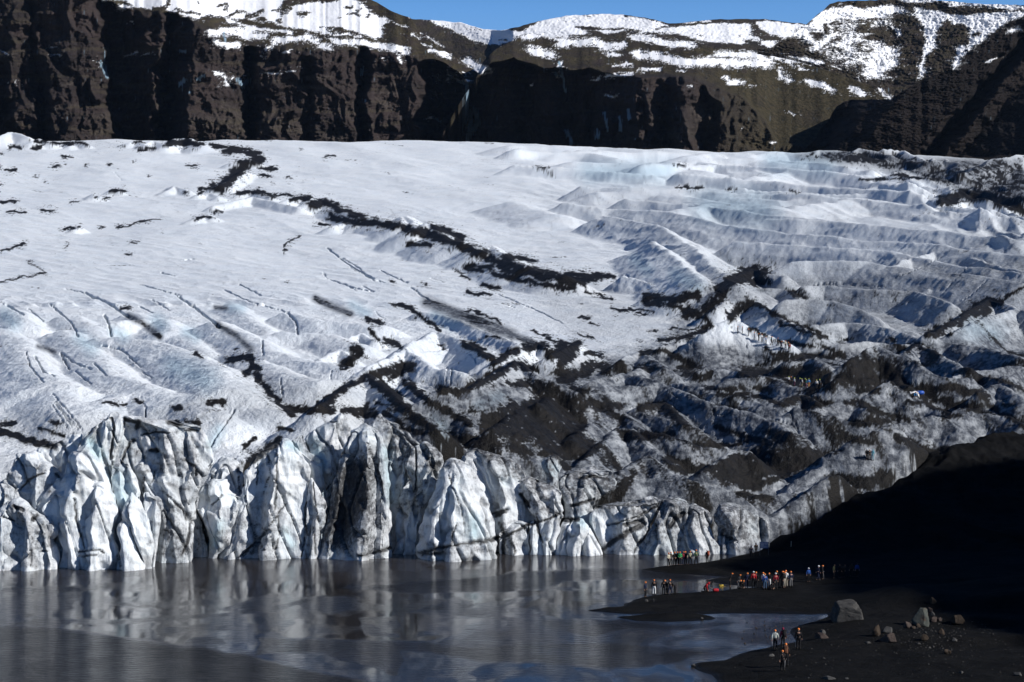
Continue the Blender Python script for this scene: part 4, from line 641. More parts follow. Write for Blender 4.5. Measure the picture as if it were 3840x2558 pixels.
# buttresses and gullies: how far the foot of the face lies back, by bearing
B1 = np.array([(-300,-20), (0,0), (40,50), (110,-5), (180,10), (200,50), (240,-25), (440,5), (474,150), (560,80), (583,35), (597,60), (606,130), (690,-15), (915,12), (932,125), (968,-10), (1120,5), (1150,40), (1180,-10), (1330,15), (1350,105), (1388,-8), (1570,25), (1610,190), (1860,60)], float)
B2 = np.array([(1600,330), (1750,300), (1800,180), (1900,150), (1960,190), (2060,120), (2120,150), (2330,40), (2420,-90), (2500,-40), (2560,-110), (2640,-50), (2700,-90), (2800,-40), (3000,0), (3500,120)], float)
B5 = np.array([(2900,330), (2980,210), (3060,60), (3130,10), (3360,60), (3400,170), (3460,60), (3520,110), (3840,0), (4200,0)], float)
def relief(name, label, x0, x1, crest, foot, D0, rim, s_lo, s_hi, gully, seed, BT=None, skew=0, diag=0., buttress=40., st=3.2, snow=1., grass=1., cut=False, back=400, rough_=1., mat=None):
    """a mountain face climbed from its foot: each step up also steps back by the local slope"""
    xs_ = np.arange(x0, x1 + st, st); C = len(xs_)
    yc = np.interp(xs_, *T(*crest).T); yf = np.interp(xs_, *T(*foot).T); yr = np.interp(xs_, *T(*rim).T)
    yc = yc + 1.6 * noise2(xs_ / 22, xs_ * 0, seed + 50) + 2.6 * np.abs(noise2(xs_ / 60, xs_ * 0, seed + 51))
    R = int((yf - yc).max() / st) + 2
    t = np.linspace(0, 1, R)[:, None]
    y = yf[None, :] + (yc - yf)[None, :] * t; x = np.broadcast_to(xs_[None, :], y.shape)
    D = np.zeros_like(y)
    d0 = D0(xs_)
    xg = x + 20 * noise2(x / 80, y / 60, seed + 30) + 9 * noise2(x / 25, y / 18, seed + 35) - diag * (yf[None, :] - y) + skew * np.sqrt(t) * sstep(700, 420, x) - .6 * skew * t * sstep(480, 620, x) * sstep(760, 700, x)
    g0 = np.interp(xg, BT[:, 0], BT[:, 1]) if BT is not None else 0 * x
    for _ in range(2): g0[:, 1:-1] = (g0[:, :-2] + g0[:, 1:-1] + g0[:, 2:]) / 3
    D[0] = d0
    w = 14 * noise2(x / 90, y / 60, seed)
    above = sstep(-8, 10, (yr[None, :] + w) - y)                   # 1 above the cliff rim
    lo = s_lo(xs_)[None, :] if callable(s_lo) else s_lo
    hi = s_hi(xs_)[None, :] if callable(s_hi) else s_hi
    band = noise2(y / 21 + .5 * noise2(x / 160, y / 60, seed + 1), x / 500, seed + 2)
    benches = np.maximum(sstep(.30, .55, band), .8 * sstep(.35, .55, noise2(y / 9 + .6 * noise2(x / 120, y / 50, seed + 60), x / 260, seed + 61))) * (1 - above) * np.clip((lo - 34) / 34, 0, 1)
    slope = np.radians(lo * (1 - above) + hi * above) - np.radians(34) * benches + np.radians(7) * noise2(x / 34, y / 26, seed + 3) * (1 - above)
    slope = np.clip(slope, math.radians(9), math.radians(84))
    for i in range(1, R):
        dz = (y[i - 1] - y[i]) / F * D[i - 1]
        # stepping back also lifts the sight line, so the slope is taken along the ground
        D[i] = D[i - 1] + dz / np.maximum(np.tan(slope[i]) - (HY - y[i]) / F, .08)
    but = ridge2(x / 190 + .55 * noise2(x / 110, y / 110, seed + 4), y / 420, 3, seed + 5)
    fl2 = ridge2(x / 46 + .25 * noise2(x / 40, y / 60, seed + 6), y / 80, 2, seed + 7)
    hgt = np.sqrt(np.clip(t * 6, 0, 1)) * (1 - .98 * above)
    D = D + gully * g0 * (1 - above * (seed != 500)) * (1 - .35 * t) - buttress * but * hgt - buttress * .30 * fl2 * np.sqrt(np.clip(t * 6, 0, 1)) * (1 - above)
    rr = (2.5 * fbm2(x / 13, y / 7, 5, seed + 8, 2.03, .68) + 5 * noise2(x / 60, y / 30, seed + 9)) * (1 - (.6 if seed < 300 else .1) * above) * rough_
    D = D - rr * D / 3000
    X = (x - CX) / F * D; Zm = HC - (y - HY) / F * D
    e = .45 * noise2(x / 15, y / 6, seed + 11) + .55 * noise2(x / 5.5, y / 2.8, seed + 12) + .35 * noise2(x / 40, y / 14, seed + 13) + .30 * noise2((x + 1.3 * y) / 9, y / 4, seed + 33)
    big = noise2(x / 60, y / 22, seed + 31) + .6 * noise2(x / 22, y / 9, seed + 32)
    sc = cS.get(x + 12 * noise2(x / 40, y / 26, seed + 14) + 5 * noise2(x / 12, y / 8, seed + 34), y + 6 * noise2(x / 36, y / 22, seed + 15))
    fn = noise2(x / 2.6, y / 1.6, seed + 41)
    scw = (cS.get(x + 60 * noise2(x / 45, y / 16, seed + 42), y + 16 * noise2(x / 45, y / 16, seed + 43)) + cS.get(x - 50 * noise2(x / 30, y / 11, seed + 44), y - 12 * noise2(x / 30, y / 11, seed + 45))) * .5
    bed = noise2(x / 60, y / 6, seed + 46) + .6 * noise2(x / 24, y / 4, seed + 47)
    sc = np.where(sc > .93, sc, .58 * sc + .36 * scw + .16 * bed * (scw + sc > .08))
    sn = sstep(.22, .50, sc * (1 + .34 * big) + (.40 * e + .22 * fn) * (sc > .03) * (1 - .6 * (sc > .93))) * snow
    streaks = sstep(.62, .9, noise2((x + y) / 9, y / 5, seed + 16) + .5 * noise2(x / 60, y / 40, seed + 17)) * above
    sn = np.maximum(sn, streaks * .75 * snow * (sc > .02) )
    gr = np.clip(.8 * np.clip((60 - lo) / 16, 0, 1) * (seed == 200) + .75 * above + .4 * benches + .75 * noise2(x / 50, y / 16, seed + 18) * above - .5 * sstep(.15, .5, noise2(x / 30, y / 9, seed + 40)) * above, 0, 1) * grass
    pale = np.clip(cPl.get(x, y) * 1.1 + .28 * benches + .25 * noise2(x / 30, y / 22, seed + 19), 0, 1) * (1 - above)
    ic = sstep(.3, .7, cI.get(x + 3 * noise2(x / 7, y / 40, seed + 20), y) + .55 * noise2(x / 4, y / 36, seed + 21) - .05)
    # far side, so that the mountain has a body
    V = [np.stack([X, D, Zm], -1)]; A = [sn, gr, pale, ic]
    bx_ = []
    for k, (bd, bz) in enumerate(((back * .25, .03), (back, .35), (back * 2, 1.02))):
        Db = D[-1] + bd; bx_.append(np.stack([X[-1] * Db / D[-1], Db, Zm[-1] * (1 - bz)], -1))
    V = np.concatenate([V[0], np.array(bx_)], 0); R3 = R + 3
    A = [np.concatenate([a, np.repeat(a[-1:], 3, 0)], 0) for a in A]
    o = mesh_np(name, V.reshape(-1, 3), grid_faces(R3, C), mat or ROCK, dict(snow=A[0], grass=A[1], pale=A[2], frozen=A[3]))
    return tag(o, label, 'mountain', kind='structure')
relief('cliff', 'dark rock cliff cut by gullies with snowfields on top, left behind the glacier', -260, 1880,
    ('O', (-200,-40, 230,-60, 420,-50, 700,-40, 830,-12, 868,6, 900,25, 945,42, 962,66, 985,82, 1010,108, 1040,128, 1075,148, 1100,168, 1140,190, 1160,240)),
    ('O', (-200,340, 1200,340)), lambda x: 2720 + 0 * x + .09 * np.maximum(0, x - 600), ('O', (-200,-60, 225,-30, 232,5, 330,35, 410,30, 450,50, 500,85, 520,105, 600,108, 700,112, 850,112, 870,128, 900,120, 1000,140, 1050,165, 1090,200, 1140,250)), 70, 26, .9, 100, B1, 95, buttress=22)
relief('plateau', 'dark plateau cliff with brown grassy slopes and snow patches, middle behind the glacier', 1640, 3420,
    ('O', (1000,338, 1060,230, 1092,185, 1110,142, 1140,112, 1180,92, 1213,76, 1250,84, 1280,88, 1330,84, 1400,88, 1460,92, 1520,104, 1600,108, 1700,116, 1760,126, 1820,138, 1900,160, 1960,182, 2000,196, 2050,224, 2100,262)),
    ('O', (1000,342, 1500,345, 1700,355, 2100,362)), lambda x: 2700 + 0 * x, ('O', (1000,330, 1090,190, 1130,150, 1180,135, 1250,165, 1320,160, 1450,175, 1500,172, 1600,180, 1700,215, 1750,265, 1790,330, 2100,360)),
    lambda x: np.interp(x, [1700, 2500, 2900, 3400], [72, 64, 42, 36]), lambda x: np.interp(x, [1700, 2400, 2900, 3400], [17, 19, 30, 34]), 1., 200, B2, buttress=22)
relief('snow_mountain', 'smooth white snow mountain behind the gap in the cliffs', 1480, 3180,
    ('O', (900,40, 960,44, 1000,46, 1060,52, 1110,66, 1150,70, 1180,64, 1220,53, 1260,44, 1300,36, 1380,32, 1450,34, 1500,44, 1540,54, 1570,52, 1640,45, 1700,43, 1760,44, 1850,55, 1960,80)),
    ('O', (900,200, 1040,215, 1130,190, 1180,140, 1300,130, 1500,130, 1700,150, 1960,190)), lambda x: 4300 + 0 * x, ('O', (900,400, 1960,400)), 40, 17, 0, 300, buttress=18, grass=.8, rough_=1.6)
relief('snow_slope', 'steep mountain with snowfields, dark ribs and brown scree at the right', 2820, 4120,
    ('M4', (-60,440, 100,428, 220,350, 420,222, 520,140, 600,72, 640,36, 720,12, 800,4, 1000,2, 1200,-8, 1400,-14, 1600,2, 1800,18, 2000,34, 2354,46, 2900,40, 3100,60)),
    ('M4', (-60,470, 200,480, 500,560, 700,680, 900,760, 1050,900, 1200,950, 2000,800, 3100,600)), lambda x: 3500 + 0 * x, ('M4', (-60,900, 3100,900)), 45, 33, 60, 400, buttress=26, grass=.75, rough_=1.8)
relief('scree_hill', 'dark scree hill rising at the right edge of the glacier', 2960, 4120,
    ('M4', (300,1440, 370,1360, 440,1300, 520,1220, 560,1130, 620,1080, 660,1000, 700,940, 770,890, 830,880, 920,880, 1020,875, 1180,875, 1290,800, 1400,740, 1470,690, 1600,650, 1720,610, 1790,560, 1850,460, 1960,400, 2080,300, 2180,240, 2260,160, 2354,80, 2700,-60, 3100,-160)),
    ('M4', (300,1500, 966,1560, 2354,1650, 3100,1720)), lambda x: np.interp(x, [2960, 3250, 3500, 4120], [2480, 2450, 2400, 2250]), ('M4', (300,1400, 3100,1400)), 45, lambda x: np.interp(x, [3000, 3300, 3700], [52, 40, 33]), 1., 500, B5, 0, .8, buttress=38, snow=1., grass=.1, rough_=1.5, mat=SCREE)
# ================================================================ LAGOON, BLACK SHORE, HILLS
LAND = [T('P', p) for p in (
 (2413,2137, 2452,2129, 2496,2121, 2560,2117, 2611,2114, 2675,2103, 2738,2093, 2802,2081, 2860,2056, 3050,1950, 3300,1855, 3700,1785, 6500,1760, 6500,2198, 3000,2199, 2960,2204, 2900,2203, 2830,2199, 2760,2195, 2700,2188, 2648,2179, 2690,2172, 2742,2163, 2680,2159, 2611,2157, 2515,2151, 2452,2144),
 (2213,2291, 2260,2283, 2330,2274, 2345,2264, 2362,2256, 2413,2241, 2470,2232, 2541,2225, 2620,2220, 2675,2217, 2740,2212, 2802,2208, 2900,2203, 2960,2200, 4600,2196, 4600,2700, 2695,2700, 2676,2558, 2659,2530, 2608,2510, 2585,2500, 2612,2491, 2642,2485, 2690,2476, 2739,2465, 2813,2445, 2898,2425, 2978,2405, 2974,2388, 2960,2372, 2970,2358, 3010,2342, 3069,2331, 3117,2314, 3122,2303, 3060,2301, 2900,2299, 2760,2300, 2611,2302, 2420,2303, 2292,2300),
 (2318,2316, 2388,2305, 2515,2298, 2611,2300, 2678,2316, 2650,2322, 2611,2326, 2483,2332, 2388,2327))]
def plan(p):
    D = HC * F / (p[:, 1] - HY); return np.stack([(p[:, 0] - CX) / F * D, D], 1)
LP = [plan(p) for p in LAND]
lxs = np.concatenate([np.arange(2130, 4060, 3.6), np.arange(4060, 6300, 50)])
lD = np.concatenate([np.arange(150, 168, 1.), np.arange(168, 262, .16), np.arange(262, 345, .5), np.arange(345, 420, 5)])
LX = ((lxs - CX) / F)[None, :] * lD[:, None]; LDD = np.broadcast_to(lD[:, None], LX.shape)
wX = LX + .5 * noise2(LX / 3, LDD / 6, 201) + .18 * noise2(LX / .8, LDD / 2, 202); wD = LDD + .8 * noise2(LX / 3.5, LDD / 5, 203)
sd = np.max([psd(wX, wD, p) for p in LP], 0)
ZL = np.where(sd > 0, .55 * (1 - np.exp(-np.clip(sd, 0, 99) / 5)) + .10 * (1 - np.exp(-np.clip(sd, 0, 99) / .5)), .25 * sd)
ZL = np.maximum(ZL, -1.5)
hc = np.array([(2700,2083,251), (2836,2027,254), (3018,1973,258), (3118,1927,262), (3245,1854,268), (3382,1818,274), (3473,1763,280), (3573,1682,288), (3640,1668,292), (3745,1627,298), (3773,1616,300), (3860,1634,304), (4300,1590,320), (6300,1540,330)], float)
hz = HC - (hc[:, 1] - HY) / F * hc[:, 2]; hX = (hc[:, 0] - CX) / F * hc[:, 2]
hill = np.full(LX.shape, -9.)
hx = LX + 1.6 * noise2(LX / 6, LDD / 9, 204) + .8 * noise2(LX / 1.9, LDD / 2.5, 225); hd_ = LDD + 2.4 * noise2(LX / 6, LDD / 9, 205) + 1.0 * noise2(LX / 1.7, LDD / 2.5, 226)
dist, tt, side = pdist(hx, hd_, np.stack([hX, hc[:, 2]], 1))
zc = np.interp(tt, np.arange(len(hc)), hz) - .45
run = np.clip(zc * 6.0, 4, 60)
hill = np.where(side > 0, zc * (1 - np.clip(dist / run, 0, 1)) ** 1.25, zc - .5 * dist)
land = sstep(-.2, 3, sd)
ZL = np.where(sd > -.5, np.maximum(ZL, ZL + hill * land * (hill > 0)), ZL)
for bx_, by_, bh, bw, bl in ((38.5,208.5,1.5,4.6,5.5), (50,204,1.6,9,4), (34,200,.45,5,7), (45,196,.7,9,3), (37,190,.4,9,2), (60,215,2.5,14,9), (30,187,.3,8,2), (43,187,.35,8,1.5)):
    ZL = ZL + bh * np.exp(-((LX - bx_) / bw) ** 2 - ((LDD - by_) / bl) ** 2) * land
ZL = ZL + land * (.22 * noise2(LX / 9, LDD / 7, 206) + .10 * noise2(LX / 3, LDD / 2.4, 207) + .04 * noise2(LX / .9, LDD / .8, 208) + .25 * noise2(LX / 11, LDD / 9, 209) * sstep(2, 9, hill) + .20 * noise2(LX / 1.8, LDD / 2.2, 224) * sstep(1, 5, hill) + .10 * noise2(LX / .7, LDD / .9, 227) * sstep(1, 5, hill))
ZL = np.where(sd > .6, np.maximum(ZL, .06), ZL)
wet = 1 - sstep(.03, .20, ZL + .05 * noise2(LX / 1.2, LDD / 1.5, 210))
shore = mesh_np('black_sand_shore', np.stack([LX, LDD, ZL], -1).reshape(-1, 3), grid_faces(*LX.shape), SAND, dict(wet=wet))
tag(shore, 'black sand shore and spits rising to a dark slope at the right of the lagoon', 'ground', kind='structure')
PYl = HY + (HC - ZL) * F / LDD
def on_shore(x, y):
    j = int(np.clip(np.searchsorted(lxs, x), 1, len(lxs) - 1)); m = (PYl[:, j] <= y) & (lD > 160)
    i = int(np.argmax(m)); return Vector(((x - CX) / F * lD[i], lD[i], max(float(ZL[i, j]), -.05)))
# water
cW = Canvas(-300, 4200, 2040, 2640, 3.0); cF = Canvas(-300, 4200, 2040, 2640, 3.0)
cW.a[:] = .22
cW.poly('W7', (-200,700, 100,712, 350,728, 520,740, 640,755, 800,790, 1000,815, 1200,822, 1330,860, 1500,880, 1650,930, 1800,960, 2354,1060, 2354,1200, -200,1200), .95, 8)
cW.poly('W8', (-700,690, -250,700, 0,712, 300,718, 430,740, 700,745, 900,735, 1300,725, 1700,735, 1900,760, 2050,770, 1870,800, 1750,850, 1500,880, 1000,850, 600,830, 300,790, 0,760, -700,800), .62, 10)
for p, v in (((0,470, 180,468, 400,472, 560,485, 480,505, 350,515, 200,510, 0,490), .55), ((570,565, 740,558, 780,572, 900,580, 950,592, 840,598, 700,585), .6), ((1960,480, 2100,460, 2354,450, 2354,505, 2150,500), .6), ((0,690, 250,650, 500,655, 700,665, 1100,640, 1500,600, 1900,520, 2000,520, 1800,570, 1400,640, 1000,680, 600,700, 200,705), .40), ((2080,650, 2354,640, 2354,780, 2150,760), .45), ((1850,830, 2050,795, 2354,790, 2354,1000, 2000,900), .55)): cW.poly('W7', p, v, 7)
for p, v in (((0,380, 200,370, 600,340, 800,305, 1300,292, 1560,285, 1620,300, 2050,335, 1900,355, 1500,350, 1150,360, 1000,410, 700,425, 300,430, 0,425), .75), ((250,540, 480,450, 620,470, 560,520, 320,540), .4), ((960,590, 1200,575, 1440,585, 1750,610, 2000,600, 2250,610, 1900,650, 1500,645, 1250,690, 1050,650), .55), ((100,330, 250,350, 150,365), .4), ((1240,350, 1560,370, 1300,400, 1150,380), .15)): cW.poly('W8', p, v, 7)
cW.poly('P', (3130,2300, 2960,2400, 2800,2450, 2600,2490, 2300,2420, 2300,2330, 2700,2300), .40, 40)
for p in ((620,480, 1280,480, 1400,520, 1900,520, 1300,560, 900,545, 620,540), ): cF.poly('W7', p, .3, 10)
cF.poly('W8', (250,590, 430,540, 640,515, 900,510, 990,560, 920,595, 1060,680, 1140,725, 900,725, 850,695, 400,690, 270,650), 1, 4)
cF.poly('W8', (0,200, 500,200, 1600,195, 1700,230, 1600,285, 900,300, 500,330, 250,345, 0,370), .8, 10); cF.poly('W8', (2000,565, 2354,560, 2354,640, 2150,620), .8, 8); cF.poly('W8', (1450,680, 1550,650, 1900,655, 1700,695), .6, 8); cF.poly('W7', (-100,370, 600,372, 900,320, 2354,310, 2354,420, 1900,450, 1000,470, 400,460, -100,450), .7, 12)
for t, d in (('W7', (4, 0,703, 300,722, 560,738, 660,752)), ('W7', (3, 700,765, 850,790, 1000,806)), ('W7', (3.5, 1300,825, 1500,870, 1800,930, 2100,1000)), ('W7', (5, 830,615, 950,622)), ('W8', (4, 630,440, 1010,430)), ('W8', (3, 1580,283, 2000,240)), ('W8', (3, 450,735, 850,735)), ('W8', (3.5, 1000,590, 920,600)), ('W8', (3, 1830,870, 1920,900, 2000,950))): cF.stroke(t, d[1:], d[0] * 1.6, 2.2)
wxs = np.arange(-700, 4500, 6.5); wDr = HC * F / (np.concatenate([np.arange(2800, 2030, -3.2)]) - HY)
WX = ((wxs - CX) / F)[None, :] * wDr[:, None]; WD = np.broadcast_to(wDr[:, None], WX.shape)
wpx = np.broadcast_to(wxs[None, :], WX.shape); wpy = HY + HC * F / WD
qx = wpx + 26 * noise2(WX / 7, WD / 9, 211) + 8 * noise2(WX / 1.6, WD / 3, 212); qy = wpy + 6 * noise2(WX / 6, WD / 10, 213) + 2.5 * noise2(WX / 1.5, WD / 2.5, 214)
rip = cW.get(qx, qy) + .16 * noise2(WX / 9, WD / 14, 215) + .10 * noise2(WX / 2.2, WD / 5, 216)
film = cF.get(qx, qy)
pn = noise2(WX / 15 + .5 * noise2(WX / 6, WD / 9, 230), WD / 20, 231) + .45 * noise2(WX / 5, WD / 8, 232) + .15 * noise2(WX / 1.5, WD / 3, 233)
for lv, am in ((.10, .16), (.42, .18), (-.30, -.12)):
    rip = rip + .7 * am * sstep(lv - .05, lv + .02, pn); film = film + .9 * np.exp(-((pn - lv) / .014) ** 2) * (noise2(WX / 4, WD / 6, 234) > -.15)
V = np.stack([WX, WD, 0 * WX], -1)
lagoon = mesh_np('lagoon_water', V.reshape(-1, 3), grid_faces(*WX.shape), WATER, dict(ripple=np.clip(rip, 0, 1), film=np.clip(film, 0, 2)))
tag(lagoon, 'still grey meltwater lagoon mirroring the ice cliff', 'lagoon', kind='structure')
# bedrock sheet under everything, to the horizon
bm = bmesh.new(); bmesh.ops.create_grid(bm, x_segments=8, y_segments=8, size=5200)
g = obj_bm('ground', bm, flat('dark_gravel_ground', (.03, .028, .026), .9, .2, .3, .02)); g.location = (0, 4800, -6); tag(g, 'dark gravel ground under the valley', 'ground', kind='structure')
# the moraine hill to the right of the viewer that throws its shadow over the slope
sx, sy = math.cos(SUN_AZ), -math.sin(SUN_AZ); lx_, ly_ = math.sin(SUN_AZ), math.cos(SUN_AZ)
apx, apy, apz = 20.7, 237., .3; Ld = 250.
lat = np.arange(-200, 261, 4.); k = np.array([(-200,-95), (-120,-72), (-75,-50), (-55,-36), (-41,-25), (-20,-12), (-10,-10.2), (-4,-9.6), (-2,-4.5), (0,0), (12,-.5), (30,.0), (48,-1.5), (57,-5), (66,-9), (80,-22), (100,-40), (140,-70), (260,-110)], float)
ct = Ld * math.tan(SUN_EL) + apz + np.interp(lat, k[:, 0], k[:, 1]) + 1.2 * noise2(lat / 7, lat * 0, 220)
al = np.arange(-190, 260, 6.)                                   # along the sun direction, from the crest
hgt = ct[None, :] - np.where(al < 0, -al * .80, al * .35)[:, None]
LAT, AL = np.meshgrid(lat, al)
hgt = hgt + 4 * noise2(LAT / 26, AL / 26, 221) * sstep(6, 40, np.abs(AL)) + 1.5 * noise2(LAT / 8, AL / 8, 222) * sstep(4, 20, np.abs(AL))
hgt = np.maximum(hgt, -5)
HXm = apx + sx * (Ld + AL) + lx_ * LAT; HYm = apy + sy * (Ld + AL) + ly_ * LAT
hl = mesh_np('moraine_hill', np.stack([HXm, HYm, hgt], -1).reshape(-1, 3), grid_faces(*LAT.shape), SAND, dict(wet=0 * LAT))
tag(hl, 'steep moraine hill on the right of the lagoon that shades the black slope', 'hill', kind='structure')
# ================================================================ PEOPLE
_mats = {}
PAL = dict(black=(.012, .012, .014), char=(.03, .03, .033), navy=(.012, .018, .045), blue=(.02, .07, .26), sky=(.05, .25, .55), jeans=(.05, .10, .18), red=(.42, .02, .03), dred=(.22, .02, .035), maroon=(.20, .02, .05), green=(.06, .38, .12), dgreen=(.045, .10, .045), white=(.72, .73, .74), cream=(.50, .46, .36), tan=(.36, .33, .22), grey=(.14, .14, .145),
           pale=(.40, .43, .40), teal=(.02, .09, .09), olive=(.07, .075, .04), purple=(.12, .045, .085), ochre=(.45, .20, .05), khaki=(.26, .23, .15), brown=(.06, .045, .035), orange=(.85, .22, .03), lime=(.55, .68, .12), skin=(.42, .25, .18), boot=(.02, .018, .016), rust=(.32, .075, .04), yellow=(.62, .45, .08), cyan=(.12, .34, .42), steel=(.45, .45, .47), hide=(.16, .075, .045), beige=(.30, .27, .22))
def pm(c):
    if c not in _mats: _mats[c] = flat('cloth_' + c if c not in ('skin', 'steel', 'orange', 'lime') else {'skin': 'skin', 'steel': 'bare_steel', 'orange': 'helmet_orange', 'lime': 'helmet_lime'}[c], PAL[c], .32 if c in ('orange', 'lime') else .75, .4 if c in ('orange', 'lime', 'steel') else .15, .12)
    return _mats[c]
EYE = flat('dark_eye', (.02, .015, .012), .3)
def rotx(v, a, z0):
    x, y, z = v; z -= z0; return Vector((x, y * math.cos(a) + z * math.sin(a) * -1, y * math.sin(a) * -1 * -1 * 0 + z * math.cos(a) + y * math.sin(a) * -1 * -1 * 0 + z0))
def pose_joints(kind):
    J = dict(pel=(0, 0, .95), sp=(0, .01, 1.12), ch=(0, .015, 1.34), nk=(0, .005, 1.49), hd=(0, -.03, 1.62))
    A = [[(.19, .01, 1.41), (.26, .03, 1.14), (.27, -.05, .90)], [(-.19, .01, 1.41), (-.26, .03, 1.14), (-.27, -.05, .90)]]
    L = [[(.095, 0, .90), (.12, -.03, .50), (.13, .02, .09)], [(-.095, 0, .90), (-.12, -.03, .50), (-.13, .02, .09)]]
    lean = 0; drop = 0
    if kind == 'front': A = [[(.19, 0, 1.41), (.26, .02, 1.16), (.07, -.20, 1.03)], [(-.19, 0, 1.41), (-.26, .02, 1.16), (-.06, -.21, 1.0)]]
    if kind == 'wide':
        L = [[(.10, 0, .90), (.18, -.03, .49), (.24, .02, .09)], [(-.10, 0, .90), (-.17, -.04, .49), (-.22, .0, .09)]]
        A = [[(.19, 0, 1.41), (.30, .05, 1.17), (.22, -.12, .98)], [(-.19, 0, 1.41), (-.32, .05, 1.17), (-.38, -.14, 1.0)]]
    if kind == 'walk':
        L = [[(.09, -.01, .90), (.11, -.20, .52), (.11, -.22, .09)], [(-.09, .01, .90), (-.11, -.02, .48), (-.11, .26, .13)]]
        A = [[(.19, .01, 1.41), (.27, .14, 1.16), (.27, .12, .92)], [(-.19, .01, 1.41), (-.27, -.04, 1.15), (-.25, -.22, .97)]]
        lean = .12
    if kind == 'point': A = [[(.19, .01, 1.41), (.45, -.02, 1.40), (.68, -.06, 1.46)], [(-.19, .01, 1.41), (-.26, .03, 1.14), (-.27, -.05, .90)]]
    if kind == 'stoop': lean = .38
    if kind == 'bend': lean = 1.25
    if kind == 'kneel':
        lean = .75; drop = .50
        L = [[(.10, 0, .90 - drop), (.15, -.30, .42), (.15, -.22, .08)], [(-.10, 0, .90 - drop), (-.14, -.16, .09), (-.13, .22, .09)]]
    def tr(v):
        x, y, z = v; z -= .93
        return Vector((x, y * math.cos(lean) - z * math.sin(lean), z * math.cos(lean) + y * math.sin(lean) + .93 - drop))
    J = {k: tr(v) if k != 'pel' else Vector((v[0], v[1], v[2] - drop)) for k, v in J.items()}
    if lean > .5:                                          # the arms hang or reach to the ground
        o = []
        for a, s in zip(A, (1, -1)):
            sh = tr(a[0]); zt = .42 if kind == 'bend' else .22
            w_ = Vector((s * .13, sh.y - .10, max(zt, .12))); e_ = (sh + w_) / 2 + Vector((s * .10, .06, .03)); o.append([sh, e_, w_])
        A = o
        hd = J['hd']; J['hd'] = hd + Vector((0, -.02, -.02))
    else: A = [[tr(v) for v in a] for a in A]
    return J, A, [[Vector(v) for v in l] for l in L]
def skin_mesh(verts, edges, radii, root, name):
    me = bpy.data.meshes.new(name); me.from_pydata([tuple(v) for v in verts], edges, [])
    o = bpy.data.objects.new(name, me); COL.objects.link(o)
    m = o.modifiers.new('s', 'SKIN'); m.use_smooth_shade = True
    for i, r in enumerate(radii):
        sv = me.skin_vertices[0].data[i]; sv.radius = (r if isinstance(r, tuple) else (r, r)); sv.use_root = i == root
    ss = o.modifiers.new('d', 'SUBSURF'); ss.levels = ss.render_levels = 1
    dg = bpy.context.evaluated_depsgraph_get(); ev = bpy.data.meshes.new_from_object(o.evaluated_get(dg)); ev.name = name
    bpy.data.objects.remove(o); bpy.data.meshes.remove(me)
    for p in ev.polygons: p.use_smooth = True
    return ev
def tube_bm(bm, pts, rr, n=6):
    rings = []
    for i, p in enumerate(pts):
        d = (pts[min(i + 1, len(pts) - 1)] - pts[max(i - 1, 0)]).normalized(); a = d.orthogonal().normalized(); b = d.cross(a)
        rings.append([bm.verts.new(p + (a * math.cos(k * 2 * math.pi / n) + b * math.sin(k * 2 * math.pi / n)) * rr[i]) for k in range(n)])
    for r0, r1 in zip(rings, rings[1:]):
        for k in range(n): bm.faces.new((r0[k], r0[(k + 1) % n], r1[(k + 1) % n], r1[k]))
    bm.faces.new(rings[0][::-1]); bm.faces.new(rings[-1])
def blob_bm(bm, c, s, mat=None, sub=2):
    r = bmesh.ops.create_icosphere(bm, subdivisions=sub, radius=1, matrix=Matrix.Translation(c) @ Matrix.Diagonal((*s, 1)))
    if mat is not None:
        for v in r['verts']:
            for f in v.link_faces: f.material_index = mat
PROTO = {}
